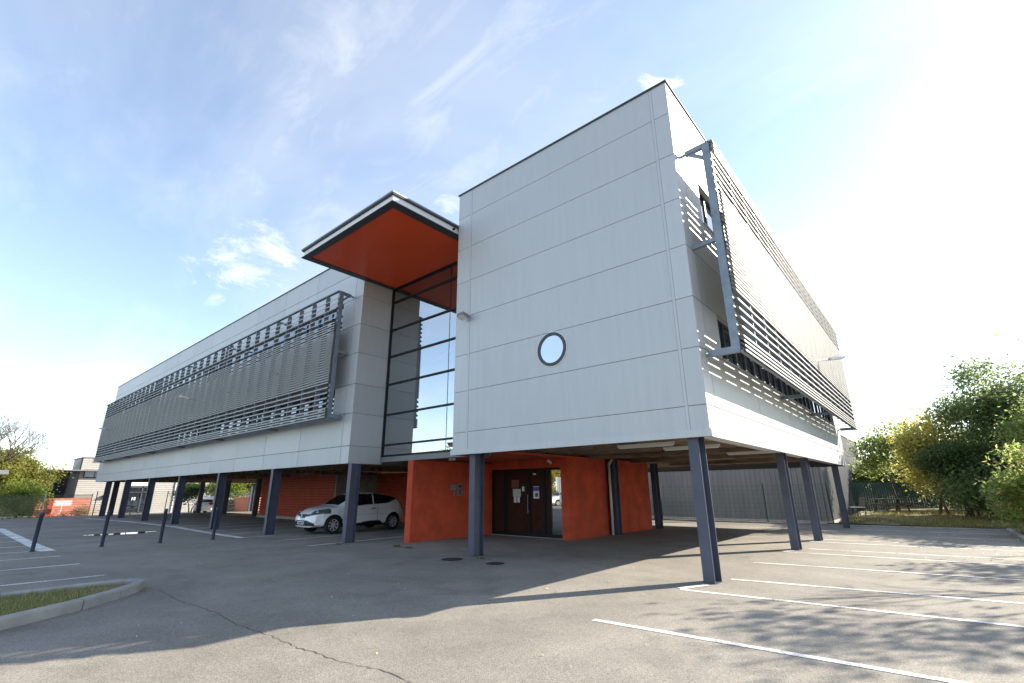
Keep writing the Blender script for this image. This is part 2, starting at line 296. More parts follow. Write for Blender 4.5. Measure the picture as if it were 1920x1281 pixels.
# ------------------------------------------------------------------ ground
def build_ground():
    xs = [-900, -400, -200, -120] + [-90 + 2 * i for i in range(43)] + [-4 + 0.4 * i for i in range(11)] + [1, 3, 5, 8, 12, 20, 40, 100, 300, 900]
    ys = [-900, -400, -200, -120, -80, -60, -45] + [-34 + 2 * i for i in range(25)] + [15.6, 16.2] + [16.6 + 0.4 * i for i in range(14)] + [24, 28, 34, 42, 60, 120, 300, 900]
    mb = MB()
    for y in ys:
        for x in xs: mb.v.append((x, y, gz(x, y)))
    n = len(xs)
    for j in range(len(ys) - 1):
        for i in range(n - 1):
            a = j * n + i; mb.f.append((a, a + 1, a + n + 1, a + n))
    tag(obj('ground', mb, M['asphalt'], smooth=True), kind='structure')
build_ground()
def strip(name, pts, w, m, dz=0.004, seg=1.0):
    # a painted line draped on the ground
    mb = MB(); path = []
    for (a, b) in zip(pts[:-1], pts[1:]):
        a = Vector(a); b = Vector(b); k = max(1, int((b - a).length / seg))
        for i in range(k): path.append(a.lerp(b, i / k))
    path.append(Vector(pts[-1]))
    for i, p in enumerate(path):
        d = (path[min(i + 1, len(path) - 1)] - path[max(i - 1, 0)]).normalized(); s = Vector((-d.y, d.x)) * (w / 2)
        for q in (p - s, p + s): mb.v.append((q.x, q.y, gz(q.x, q.y) + dz))
    for i in range(len(path) - 1): mb.f.append((2 * i, 2 * i + 1, 2 * i + 3, 2 * i + 2))
    return tag(obj(name, mb, m, smooth=True), kind='structure')
# bays along the right side, in the sun
for (x0, y0, x1, y1) in ((-0.66, -3.05, 4.3, -2.83), (-0.56, -0.64, 4.3, -0.24), (-0.22, 0.76, 4.3, 1.36), (-0.47, 3.07, 4.3, 3.68), (-0.42, 5.50, 4.3, 5.93), (-0.06, 6.66, 4.3, 7.14), (-0.4, 8.75, 4.3, 9.2), (-0.2, 9.75, 4.3, 10.2), (-0.3, 12.1, 4.3, 12.6), (-0.3, 14.6, 4.3, 14.9)):
    strip('parking_line', [(x0, y0), (x1, y1)], 0.10, M['paint'])
strip('parking_line', [(-0.58, -0.60), (-0.36, -0.02)], 0.13, M['paint'], 0.008)
strip('parking_line', [(-0.44, 5.52), (-0.30, 5.98)], 0.13, M['paint'], 0.008)
strip('parking_line', [(-0.42, 8.78), (-0.30, 9.2)], 0.13, M['paint'], 0.008)
# bays under the long wing
for k in range(13):
    x = -11.42 - 2.42 * k
    strip('parking_line', [(x, -1.06 if k < 3 else -0.65), (x - 0.25, 4.9)], 0.12, M['paint'])
strip('parking_line', [(-16.2, -1.02), (-20, -0.78), (-26, -0.45), (-33, -0.70), (-41, -1.35)], 0.28, M['paint'], 0.008)
# bays on the left
for k in range(9):
    x = -9.7 - 2.43 * k
    strip('parking_line', [(x, -6.03), (x - 0.15, -11.0)], 0.12, M['paint'])
strip('parking_line', [(-16.6, -6.02), (-31.5, -6.0)], 0.34, M['paint'], 0.008)

def crack(pts, w):
    random.seed(3); out = [Vector(pts[0])]
    for a, b in zip(pts[:-1], pts[1:]):
        a = Vector(a); b = Vector(b); k = max(2, int((b - a).length / 0.06)); d = (b - a).normalized(); s = Vector((-d.y, d.x))
        for i in range(1, k + 1): out.append(a.lerp(b, i / k) + s * random.uniform(-0.018, 0.018))
    mb = MB()
    for i, p in enumerate(out):
        ww = w * random.uniform(0.35, 1.3)
        d = (out[min(i + 1, len(out) - 1)] - out[max(i - 1, 0)]).normalized(); s = Vector((-d.y, d.x)) * ww
        for q in (p - s, p + s): mb.v.append((q.x, q.y, 0.004))
    for i in range(len(out) - 1): mb.f.append((2 * i, 2 * i + 1, 2 * i + 3, 2 * i + 2))
    tag(obj('asphalt_crack', mb, M['crack']), kind='structure')
crack([(-7.2, -5.8), (-6.0, -5.88), (-4.6, -5.80), (-3.85, -5.89), (-3.14, -5.82), (-2.4, -5.83), (-1.7, -5.77), (-1.1, -5.66), (-0.6, -5.72)], 0.005)
crack([(-8.4, -0.55), (-7.2, -0.15), (-6.3, 0.35)], 0.012)
# the puddle between the bollards
def puddle():
    mb = MB(); c = []; n = 40
    for k in range(n):
        t = 2 * math.pi * k / n; r = 1 + 0.18 * math.sin(3 * t + 1) + 0.12 * math.sin(5 * t)
        x = -22.9 + 0.5 * r * math.cos(t) - 0.1 * math.sin(t); y = -3.0 + 1.15 * r * math.sin(t); c.append((x, y, -0.07 + 0.006))
    mb.poly(c); tag(obj('puddle', mb, M['water']), kind='structure')
puddle()

# ------------------------------------------------------------------ the office building
W, X2, X3, L_, YG, ZB, ZT = 6.56, -11.49, -48.5, 16.9, 1.27, 2.37, 10.13
YB = 12.4                                            # depth of the long wing
ZL = [ZB, 2.93, 4.0, 5.0, 6.09, 7.15, 8.22, 9.27, ZT - 0.03]
B = thing('office_building', 'silver panelled office block raised on steel columns, with red canopy and louvre screens', 'building')
def panels(mb, joint, org, ud, nrm, ub, zb, skip=lambda u0, u1, z0, z1: False, gap=0.011, dep=0.03):
    # cassette panels on a vertical plane; ub / zb are the joint positions
    org = Vector(org); ud = Vector(ud); nrm = Vector(nrm)
    for u0, u1 in zip(ub[:-1], ub[1:]):
        for z0, z1 in zip(zb[:-1], zb[1:]):
            if skip(u0, u1, z0, z1): continue
            a0 = u0 + (gap / 2 if u0 > ub[0] + 1e-6 else 0); a1 = u1 - (gap / 2 if u1 < ub[-1] - 1e-6 else 0)
            b0 = z0 + (gap / 2 if z0 > 2.4 else 0); b1 = z1 - (gap / 2 if z1 < 10.0 else 0)
            p = [org + ud * a + Vector((0, 0, z)) for a, z in ((a0, b0), (a1, b0), (a1, b1), (a0, b1))]; q = [x - nrm * dep for x in p]
            i = len(mb.v); mb.v += [tuple(x) for x in p + q]
            mb.f += [(i, i + 1, i + 2, i + 3)] + [(i + k, i + 4 + k, i + 4 + (k + 1) % 4, i + (k + 1) % 4) for k in range(4)]
            c = [org + ud * a + Vector((0, 0, z)) - nrm * (dep - 0.008) for a, z in ((u0, z0), (u1, z0), (u1, z1), (u0, z1))]
            joint.quad(*c)
clad = MB(); jnt = MB()
# gable front, right block
panels(clad, jnt, (-W, 0, 0), (1, 0, 0), (0, -1, 0), [0, W - 6.075], ZL)
panels(clad, jnt, (-6.005, 0, 0), (1, 0, 0), (0, -1, 0), [0, 6.005 - 0.40], ZL)
panels(clad, jnt, (-0.335, 0, 0), (1, 0, 0), (0, -1, 0), [0, 0.335], ZL)
for x in (-6.04, -0.3675): jnt.quad((x - .04, .014, ZB), (x + .04, .014, ZB), (x + .04, .014, ZT - .03), (x - .04, .014, ZT - .03))
cap = MB()
caps = [MB().box(x - 0.028, x + 0.028, -0.004, 0.012, 2.5, ZT - 0.04) for x in (-6.04, -0.3675)]
# right flank: ribbon windows between 4.0-5.0 and 7.15-8.22
RW0, RW1 = 1.32, 15.65
def skipR(u0, u1, z0, z1): return (abs(z0 - 4.0) < .01 or abs(z0 - 7.15) < .01) and u0 >= RW0 - .05 and u1 <= RW1 + .05
ubR = [0.03, 0.47, 3.66, 6.84, 10.03, 13.22, 16.4, L_ - 0.03]
for z0, z1 in zip(ZL[:-1], ZL[1:]):
    win = abs(z0 - 4.0) < .01 or abs(z0 - 7.15) < .01
    panels(clad, jnt, (0, 0, 0), (0, 1, 0), (1, 0, 0), ([0.03, 0.47, RW0] if win else ubR), [z0, z1], gap=0.018)
    if win: panels(clad, jnt, (0, 0, 0), (0, 1, 0), (1, 0, 0), [RW1, 16.4, L_ - 0.03], [z0, z1])
# inner side of the right block beside the glass, rear, and the return wall of the long wing
panels(clad, jnt, (-W, YG + .1, 0), (0, -1, 0), (-1, 0, 0), [0, YG + .07], ZL)
panels(clad, jnt, (0, L_, 0), (-1, 0, 0), (0, 1, 0), [0.0, 3.2, W + 5], ZL)
panels(clad, jnt, (X2, 0.03, 0), (0, 1, 0), (1, 0, 0), [0, YG - 0.03], ZL)
# long wing front
jnt_r = jnt; jnt = MB()
LW0, LW1 = -46.6, -12.75
jx = [X2 - 0.0] + [X2 - 0.5 - 2.93 * k for k in range(13)] + [X3]
jx = sorted(jx)
for z0, z1 in zip(ZL[:-1], ZL[1:]):
    win = abs(z0 - 4.0) < .01 or abs(z0 - 7.15) < .01
    if win:
        panels(clad, jnt, (0, 0, 0), (1, 0, 0), (0, -1, 0), [X3, -48.0, LW0], [z0, z1], gap=0.018)
        panels(clad, jnt, (0, 0, 0), (1, 0, 0), (0, -1, 0), [LW1, X2 - 0.5, X2], [z0, z1], gap=0.018)
    else: panels(clad, jnt, (0, 0, 0), (1, 0, 0), (0, -1, 0), jx, [z0, z1], gap=0.018)
panels(clad, jnt, (X3, YB, 0), (0, -1, 0), (-1, 0, 0), [0, 3, 6, 9, YB - 0.03], ZL)
panels(clad, jnt, (X2 - 0.0, YB, 0), (-1, 0, 0), (0, 1, 0), [0, 9, 18, 27, X2 - X3], ZL)
wall = obj('wall', clad, M['clad'], B); obj('panel_joint', jnt, M['joint'], wall); obj('panel_joint', jnt_r, M['joint'], wall); [obj('cover_strip', c, M['clad'], wall) for c in caps]
mb = MB(); mb.box(-W - 0.05, 0.035, -0.03, 0.0, 2.37, 2.50); mb.box(0.0, 0.03, 0.0, 0.12, 2.375, 2.50)
obj('bottom_flashing', mb, M['clad'], wall)
# roof slabs and copings
rf = MB(); rf.box(-W - 4.9, -0.04, 0.04 + YG, L_ - 0.04, 9.72, 9.80); rf.box(-W + 0.04, -0.04, 0.04, YG + 0.04, 9.72, 9.80); rf.box(X3 + 0.04, X2 - 0.04, 0.04, YB - 0.04, 9.72, 9.801)
roof = obj('roof', rf, M['grey'], B)
cp = MB()
cp.box(-W - 0.03, 0.03, -0.03, 0.25, ZT - 0.03, ZT + 0.012); cp.box(-0.25, 0.03, 0.25, L_ + 0.03, ZT - 0.03, ZT + 0.012)
cp.box(-W - 0.03, -W + 0.22, 0.25, YG, ZT - 0.03, ZT + 0.012)
cp.box(X3 - 0.03, X2 + 0.03, -0.03, 0.25, ZT - 0.03, ZT + 0.012); cp.box(X2 - 0.22, X2 + 0.03, 0.25, YG + 0.3, ZT - 0.03, ZT + 0.012)
cp.box(X3 - 0.03, X3 + 0.22, 0.25, YB, ZT - 0.03, ZT + 0.012)
obj('coping', cp, M['trim'], roof)
mb = MB(); mb.box(X2, -W, YG + 0.25, YG + 0.33, 9.13, 9.75); obj('upstand', mb, M['clad'], roof)

# --- underside: ribbed deck sprayed with insulation, smooth edge band, down-stand beams
def ceiling():
    mb = MB(); zc = 2.62
    def patch(x0, x1, y0, y1, nx, ny):
        i0 = len(mb.v)
        for j in range(ny + 1):
            y = y0 + (y1 - y0) * j / ny
            for i in range(nx + 1):
                x = x0 + (x1 - x0) * i / nx
                rib = 0.09 if (y / 0.30) % 1 < 0.45 else 0.0
                mb.v.append((x, y, zc + rib + 0.035 * mnoise.noise((x * 2.3, y * 5, 0)) + 0.02 * mnoise.noise((x * 9, y * 11, 3))))
        for j in range(ny):
            for i in range(nx):
                a = i0 + j * (nx + 1) + i; mb.f.append((a, a + nx + 1, a + nx + 2, a + 1))
    patch(-6.9, -0.36, 0.1, L_ - 0.1, 70, 200); patch(X3 + 0.2, X2 - 0.02, 0.1, YB - 0.1, 120, 100)
    patch(X2 - 0.02, -6.9, YG + 0.2, L_ - 0.1, 16, 100)
    return obj('ceiling', mb, M['ceiling'], B)
ceil = ceiling()
mb = MB(); mb.box(-0.36, -0.031, 0.031, L_ - 0.03, 2.41, 2.46); mb.box(-0.37, -0.36, 0.1, L_, 2.40, 2.72); mb.box(-W, -0.37, 0.031, 0.1, 2.41, 2.72); mb.box(X3 + .03, X2 - .03, 0.031, 0.1, 2.41, 2.72)
obj('edge_band', mb, M['lightgrey'], ceil)
mb = MB()
for y in (6.2, 9.3, 13.0): obj('beam', MB().box(-6.2, -0.38, y - 0.1, y + 0.1, 2.50, 2.60), M['ceiling'], ceil)
for k in range(1, 7): obj('beam', MB().box(-11.4 - 5.55 * k - 0.1, -11.4 - 5.55 * k + 0.1, 0.35, YB - 0.4, 2.40, 2.58), M['ceiling'], ceil)
tube_src = None
for (x, y) in ((-2.9, 1.3), (-2.0, 4.4), (-1.3, 7.6), (-3.2, 9.6), (-2.6, 2.9)):
    mb = MB(); mb.box(x - 0.75, x + 0.75, y - 0.04, y + 0.04, 2.53, 2.60); mb.box(x - 0.72, x + 0.72, y - 0.022, y + 0.022, 2.50, 2.53)
    obj('strip_light', mb, M['lamp'], ceil)
# --- columns: H sections
def hcol(w=0.19, d=0.34, z0=-0.02, z1=2.55, t=0.016):
    mb = MB(); mb.box(-w / 2, w / 2, -d / 2, -d / 2 + t, z0, z1); mb.box(-w / 2, w / 2, d / 2 - t, d / 2, z0, z1); mb.box(-t / 2, t / 2, -d / 2 + t, d / 2 - t, z0, z1)
    mb.box(-w / 2 - 0.02, w / 2 + 0.02, -d / 2 - 0.02, d / 2 + 0.02, z0, z0 + 0.022)
    return mb
col0 = obj('column', hcol(), M['steel'], B); col0.location = (-0.37, 0.29, 0)
def column(x, y): linked(col0, B, x - (-0.37), y - 0.29, gz(x, y))
for y in (6.27, 9.35, 15.5): column(-0.27, y)
column(-5.97, 0.31)
csh = obj('column', hcol(z1=2.362), M['steel'], B); csh.location = (-11.38, 0.19, 0)
for k in range(1, 7): column(-11.35 - 5.55 * k, 0.18)
for k in range(7): column(-14.7 - 5.55 * k, YB - 0.45)
for k in range(3): column(-33.6 - 5.55 * k, 6.5)
column(-45.9, 0.9)
column(-6.1, 7.55); column(-6.1, 11.0); column(-6.3, 16.4)
dp = MB(); dp.tube((-6.0, 7.05, 0), (-6.0, 7.05, 2.35), 0.045); dp.tube((-6.0, 7.05, 2.35), (-6.05, 7.4, 2.58), 0.05); obj('downpipe', dp, M['lightgrey'], B, smooth=True)

# --- windows
def window_unit(w, h, axis, blind):
    # frame ring + pane + blind, set back in the wall; local: u along the wall, v out
    fr = MB(); pn = MB(); bl = MB()
    def bx(mb, u0, u1, o0, o1, z0, z1):
        if axis == 'x': mb.box(u0, u1, -o1, -o0, z0, z1)
        else: mb.box(o0, o1, u0, u1, z0, z1)
    t = 0.05
    bx(fr, 0, t, -0.17, -0.10, 0, h); bx(fr, w - t, w, -0.17, -0.10, 0, h); bx(fr, t, w - t, -0.17, -0.10, 0, t); bx(fr, t, w - t, -0.17, -0.10, h - t, h)
    bx(fr, w / 2 - 0.03, w / 2 + 0.03, -0.165, -0.11, t, h - t)
    bx(pn, t, w / 2 - 0.03, -0.15, -0.14, t, h - t); bx(pn, w / 2 + 0.03, w - t, -0.15, -0.14, t, h - t)
    return fr, pn
def window_row(axis, start, end, n, z0, z1):
    w = (end - start) / n; src = None
    for k in range(n):
        if src is None:
            fr, pn = window_unit(w, z1 - z0, axis, 0); src = obj('window', fr, M['frame'], B); obj('pane', pn, M['glass'], src)
            src.location = (start, 0, z0) if axis == 'x' else (0, start, z0)
        else: linked(src, B, w * k if axis == 'x' else 0, w * k if axis == 'y' else 0)
    mb = MB()                                       # reveal and sill
    if axis == 'x':
        mb.box(start, end, 0.031, 0.17, z0 - 0.02, z0); mb.box(start, end, 0.031, 0.17, z1, z1 + 0.02); mb.box(start - 0.02, start, 0.031, 0.17, z0, z1); mb.box(end, end + 0.02, 0.031, 0.17, z0, z1)
        mb.box(start, end, -0.035, 0.030, z0 + 0.003, z0 + 0.02)
        mb.box(start, end, 0.18, 0.2, z0, z1)
    else:
        mb.box(-0.17, -0.031, start, end, z0 - 0.02, z0); mb.box(-0.17, -0.031, start, end, z1, z1 + 0.02); mb.box(-0.17, -0.031, start - 0.02, start, z0, z1); mb.box(-0.17, -0.031, end, end + 0.02, z0, z1)
        mb.box(-0.030, 0.035, start, end, z0 + 0.003, z0 + 0.02)
        mb.box(-0.2, -0.18, start, end, z0, z1)
    obj('window_sill', mb, M['clad'], B)
for z0, z1 in ((4.0, 5.0), (7.15, 8.22)):
    window_row('y', RW0, RW1, 10, z0, z1)
    window_row('x', LW0, LW1, 17, z0, z1)
# --- round window
rw = MB(); rw.lathe((-3.30, 0, 4.585), (0, -1, 0), [(0.325, -0.02), (0.325, 0.028), (0.40, 0.028), (0.40, -0.02)], 48, close=True); rwo = fixn(obj('round_window', rw, M['frame'], B))
mb = MB(); mb.lathe((-3.30, 0, 4.585), (0, -1, 0), [(0.0005, 0.012), (0.326, 0.012)], 48); fixn(obj('pane', mb, M['round'], rwo))
mb = MB(); mb.lathe((-3.30, 0, 4.585), (0, -1, 0), [(0.401, -0.02), (0.401, 0.014), (0.418, 0.014), (0.418, -0.02)], 48, close=True); fixn(obj('rim', mb, M['white'], rwo))

# --- curtain wall between the two blocks
TZ = [2.64, 3.0, 4.04, 5.12, 6.15, 7.17, 8.27, 8.80]
cw = MB()
for i, z in enumerate(TZ): cw.box(X2 + 0.05, -W, YG - 0.045, YG + 0.06, z - 0.028, z + 0.028)
cw.box(X2 + 0.005, X2 + 0.05, YG - 0.04, YG + 0.06, 2.60, 8.82)
curtain = obj('curtain_wall', cw, M['dark'], B)
mb = MB()
for x in (X2 + 0.055, -8.24):
    x1 = -8.255 if x < -9 else -W - 0.005
    for z0, z1 in zip(TZ[:-1], TZ[1:]): mb.quad((x, YG, z0 + .028), (x1, YG, z0 + .028), (x1, YG, z1 - .028), (x, YG, z1 - .028))
obj('pane', mb, M['curtain'], curtain)
mb = MB(); mb.box(-8.252, -8.243, YG - 0.01, YG + 0.05, 2.66, 8.78); obj('glass_joint', mb, M['dark'], curtain)
mb = MB(); mb.box(X2 + 0.002, X2 + 0.012, YG - 0.06, YG - 0.041, 2.37, 8.80); obj('edge_trim', mb, M['galv'], curtain)
mb = MB(); mb.box(X2 + 0.02, -W, YG - 0.03, YG + 0.2, 2.44, 2.605); obj('sill_beam', mb, M['grey'], curtain)
# hall behind the glass
mb = MB(); mb.box(X2, -W, YG + 0.2, 7, 2.60, 2.75); mb.box(X2 + 0.02, -W - .02, 7, 7.1, 2.75, 9.6); mb.box(X2, -W, YG + 0.9, 7, 5.7, 5.95); mb.box(X2, -W, YG + 0.2, 7, 9.0, 9.1)
mb.box(X2 - 0.15, X2 - 0.02, YG, 7, 2.6, 9.6); mb.box(-W + 0.03, -W + 0.15, YG + .12, 7, 2.6, 9.6)
obj('hall', mb, M['inside'], B)
mb = MB(); mb.tube((-10.65, 2.2, 2.75), (-10.65, 2.2, 5.2), 0.1, n=16); mb.bar((-11.3, 2.6, 5.9), (-9.0, 2.6, 6.5), 0.05, 0.12); obj('hall_post', mb, M['white'], B)

# --- canopy
CX0, CX1, CY0 = -11.535, -6.60, -2.35
can = MB(); can.box(CX0 + 0.26, CX1 - 0.28, CY0 + 0.22, YG - 0.06, 8.822, 8.84)
canopy = obj('canopy', can, M['redpanel'], B); canopy['label'] = 'square canopy with a red underside in a pale steel edge'
mb = MB()          # lower flange frame
mb.box(CX0, CX1, CY0, CY0 + 0.22, 8.80, 8.82); mb.box(CX0, CX0 + 0.26, CY0 + 0.22, YG - 0.06, 8.80, 8.82); mb.box(CX1 - 0.28, CX1, CY0 + 0.22, YG - 0.06, 8.80, 8.82); 
mb.box(CX0 + .26, CX1 - .28, YG - 0.085, YG - 0.06, 8.80, 8.821)
obj('lower_flange', mb, M['trim'], canopy)
mb = MB(); mb.box(CX0 + 0.06, CX1 - 0.06, CY0 + 0.06, CY0 + 0.07, 8.82, 9.03); mb.box(CX1 - 0.07, CX1 - 0.06, CY0 + 0.07, YG, 8.82, 9.03); mb.box(CX0 + 0.06, CX0 + 0.07, CY0 + 0.07, YG, 8.82, 9.03)
obj('edge_channel', mb, M['white'], canopy)
mb = MB(); mb.box(CX0, CX1, CY0, YG + 0.25, 9.03, 9.06); obj('upper_flange', mb, M['trim'], canopy)
mb = MB(); mb.box(CX0 - 0.015, CX1 + 0.015, CY0 - 0.015, YG + 0.25, 9.063, 9.115); obj('roof_edge', mb, M['galv'], canopy)
mb = MB(); mb.bar((CX1 - 0.07, -0.15, 8.93), (CX1 + 0.03, -0.15, 8.93), 0.04, 0.05); obj('fixing', mb, M['dark'], canopy)

# --- floodlight on the corner
fl = MB(); fl.bar((-6.04, -0.13, 6.10), (-6.04, 0.0, 6.05), 0.05, 0.05)
lampo = obj('floodlight', fl, M['grey'], B)
mb = MB(); mb.prism([(-0.13, -0.045), (0.13, -0.045), (0.11, 0.05), (-0.11, 0.05)], (-6.06, -0.32, 6.06), (1, 0, 0), (0, 0.35, 0.94), (0, 0.94, -0.35), 0.22); obj('lamp_head', mb, M['grey'], lampo)
mb = MB(); mb.prism([(-0.11, -0.005), (0.11, -0.005), (0.11, 0.005), (-0.11, 0.005)], (-6.06, -0.325, 6.015), (1, 0, 0), (0, 0.35, 0.94), (0, 0.94, -0.35), 0.2); obj('lamp_glass', mb, M['lamp'], lampo)
# arm lamps that reach out through the louvres
def arm_lamp(a, b, head):
    mb = MB(); mb.tube(a, b, 0.022); o = obj('arm_lamp', mb, M['galv'], B, smooth=True)
    d = (Vector(b) - Vector(a)).normalized(); h = MB(); h.bar(Vector(b), Vector(b) + d * head, 0.18, 0.07); obj('lamp_head', h, M['white'], o)
arm_lamp((0.0, 8.2, 5.25), (0.98, 9.2, 5.42), 0.50)
arm_lamp((-25.6, 0.0, 6.0), (-25.5, -0.95, 6.12), 0.42)
arm_lamp((-43.9, 0.0, 6.0), (-43.8, -0.95, 6.10), 0.42)

# --- louvre screens
def slat_levels():
    # one grid of 0.0895 m; every other slat is left out in the two open bands
    p = 0.0895; z = [3.85 + p * k for k in range(4)] + [4.118 + 2 * p * k for k in range(1, 6)]
    z += [z[-1] + p * k for k in range(1, 25)]; z += [z[-1] + 2 * p * k for k in range(1, 6)]
    return z + [z[-1] + p * k for k in range(1, 4)]
SL = [(0.0, -0.022), (0.004, -0.003), (0.0, 0.015), (-0.006, 0.019), (-0.072, 0.064), (-0.074, 0.059), (-0.008, 0.012), (-0.006, -0.022)]
def screen(name, axis, a0, a1, off, ribs, uprights, label, levels):
    # axis 'x': screen in front of the long wing (out = -Y); axis 'y': on the right flank (out = +X)
    out = Vector((0, -1, 0)) if axis == 'x' else Vector((1, 0, 0)); al = Vector((1, 0, 0)) if axis == 'x' else Vector((0, 1, 0))
    def P(u, o, z): return al * u + out * o + Vector((0, 0, z))
    mb = MB(); random.seed(5)
    for z in levels:
        mb.prism(SL, P(a0, off, z), out, (0, 0, 1), al, a1 - a0)
    s = obj(name, mb, M['slat'], B); s['label'] = label
    fixn(s)
    # end frames and outriggers
    def brk(u, full):
        mb = MB()
        if full:
            mb.bar(P(u, off - 0.165, 3.84), P(u, off - 0.165, 8.38), 0.10, 0.15, up=out)
            mb.bar(P(u, 0.12, 8.31), P(u, off - 0.24, 8.33), 0.09, 0.10); mb.bar(P(u, 0.20, 8.27), P(u, off - 0.24, 8.06), 0.06, 0.07)
            mb.bar(P(u, 0.0, 8.30), P(u, 0.14, 8.31), 0.035, 0.05)
            mb.bar(P(u, 0.0, 6.12), P(u, off - 0.24, 6.16), 0.08, 0.09)
            mb.bar(P(u, 0.08, 3.90), P(u, off - 0.24, 3.90), 0.09, 0.12); mb.bar(P(u, 0.0, 3.88), P(u, 0.10, 3.90), 0.035, 0.05)
        else:
            mb.bar(P(u, off - 0.145, 3.86), P(u, off - 0.145, 8.36), 0.08, 0.08, up=out)
            mb.bar(P(u, 0.0, 8.30), P(u, off - 0.19, 8.33), 0.07, 0.07); mb.bar(P(u, 0.0, 3.88), P(u, off - 0.19, 3.88), 0.07, 0.09)
            mb.bar(P(u, 0.0, 6.12), P(u, off - 0.19, 6.16), 0.06, 0.06)
        obj('bracket_frame', mb, M['galv'], s)
    for i, u in enumerate(uprights): brk(u, i in (0, len(uprights) - 1))
    mb = MB(); mb.bar(P(a0, off - 0.06, 8.355), P(a1, off - 0.06, 8.355), 0.10, 0.04); mb.bar(P(a0, off - 0.075, 3.845), P(a1, off - 0.075, 3.845), 0.06, 0.035)
    obj('rail', mb, M['galv'], s)
    # vertical slat carriers
    src = None; u = ribs[0]
    while u < ribs[1]:
        if src is None:
            mb = MB(); mb.bar(P(0, off - 0.105, 3.86), P(0, off - 0.105, 8.34), 0.03, 0.16, up=out)
            for z in levels: mb.prism([(-0.004, -0.022), (-0.03, 0.03), (-0.03, -0.05)], P(-0.012, off, z), out, (0, 0, 1), al, 0.024)
            src = obj('slat_carrier', mb, M['galv'], s); src.location = al * u; u0 = u
        else: linked(src, s, *(al * (u - u0)))
        u += ribs[2]
screen('louvre_screen', 'x', -47.5, -12.08, 0.66, (-46.9, -12.6, 1.0), [-12.12, -16.95, -22.5, -28.05, -33.6, -39.15, -44.7, -47.4], 'long grey louvre screen in front of the left wing', slat_levels()[:-3])
screen('louvre_screen', 'y', 0.28, 16.62, 0.71, (1.25, 16.3, 1.0), [0.33, 6.2, 10.4, 16.55], 'sunlit louvre screen on the right flank', slat_levels())

# --- red entrance block
RX = [-9.97, -9.71, -6.50, -6.22]
rd = MB()
rd.box(RX[0], RX[1], 1.23, 10.6, -0.02, 2.44)                       # spur wall
rd.box(RX[1], RX[2], 4.9, 5.2, 2.22, 2.56)                          # lintel
rd.box(RX[2], RX[3], 4.74, 7.15, -0.05, 2.56)                       # pier and flank
rd.box(RX[2], RX[3] - 0.01, 7.75, 10.65, -0.05, 2.56)
rd.box(RX[2] + 0.03, RX[3] - 0.15, 7.15, 7.75, -0.05, 2.56)
rd.box(RX[1], RX[2], 10.3, 10.6, -0.05, 2.56)
red = obj('entrance_wall', rd, M['red'], B); red['label'] = 'rough red rendered walls around the entrance under the building'
mb = MB(); mb.box(RX[0], -6.23, YG + 0.22, 4.9, 2.50, 2.56); obj('entrance_soffit', mb, M['red'], red)
DX0, DX1, DY, DZ = -9.70, -6.505, 4.97, 2.22
dr = MB()
for x0, x1 in ((DX0, DX0 + 0.08), (-9.12, -9.0), (-8.06, -7.93), (-7.42, -7.30), (-7.18, -7.08), (DX1 - 0.03, DX1)): dr.box(x0, x1, DY - 0.06, DY + 0.02, 0, DZ)
for x0, x1 in ((DX0 + .08, -9.12), (-9.0, -8.06), (-7.93, -7.42), (-7.30, -7.18), (-7.08, DX1 - 0.03)):
    dr.box(x0, x1, DY - 0.058, DY + 0.02, DZ - 0.08, DZ); dr.box(x0, x1, DY - 0.058, DY + 0.02, 0.0, 0.12)
door = obj('door', dr, M['dark'], B)
mb = MB()
for x0, x1 in ((DX0 + .08, -9.12), (-9.0, -8.06), (-7.93, -7.42), (-7.30, -7.18)): mb.quad((x0, DY - .02, .12), (x1, DY - .02, .12), (x1, DY - .02, DZ - .08), (x0, DY - .02, DZ - .08))
obj('tinted_pane', mb, M['tinted'], door)
mb = MB(); mb.quad((-7.08, DY - .02, .12), (DX1 - 0.03, DY - .02, .12), (DX1 - 0.03, DY - .02, DZ - .08), (-7.08, DY - .02, DZ - .08)); obj('clear_pane', mb, M['doorglass'], door)
mb = MB(); mb.tube((-7.98, DY - 0.12, 0.75), (-7.98, DY - 0.12, 1.35), 0.014); mb.tube((-7.98, DY - 0.12, 0.8), (-7.98, DY - 0.05, 0.8), 0.01); mb.tube((-7.98, DY - 0.12, 1.3), (-7.98, DY - 0.05, 1.3), 0.01); obj('handle', mb, M['galv'], door)
mb = MB(); mb.box(DX0, DX1, DY - 0.14, DY + 0.05, -0.06, 0.012); obj('threshold', mb, M['concrete'], door)
def notice(name, x, z, w, h, m, bits=()):
    mb = MB(); mb.box(x, x + w, DY - 0.030, DY - 0.027, z, z + h); o = obj(name, mb, m, door)
    return o
notice('notice', -8.78, 1.58, 0.34, 0.27, mat('faded_red_notice', (0.16, 0.05, 0.04), 0.7, var=0.3, vscale=30)); notice('notice', -8.72, 1.28, 0.36, 0.26, mat('pale_green_notice', (0.42, 0.50, 0.46), 0.7, var=0.35, vscale=30))
notice('notice', -8.68, 1.08, 0.12, 0.19, M['paper']); notice('notice', -8.52, 1.09, 0.11, 0.18, M['paper'])
notice('sticker', -8.30, 1.46, 0.10, 0.16, M['paper'])
po = notice('poster', -7.80, 1.22, 0.25, 0.40, M['paper']); mb = MB(); mb.box(-7.80, -7.55, DY - 0.0335, DY - 0.031, 1.47, 1.60); mb.box(-7.72, -7.60, DY - 0.0335, DY - 0.031, 1.28, 1.40); obj('print', mb, M['blue'], po)
notice('sticker', -7.80, 2.00, 0.13, 0.05, M['paper'])
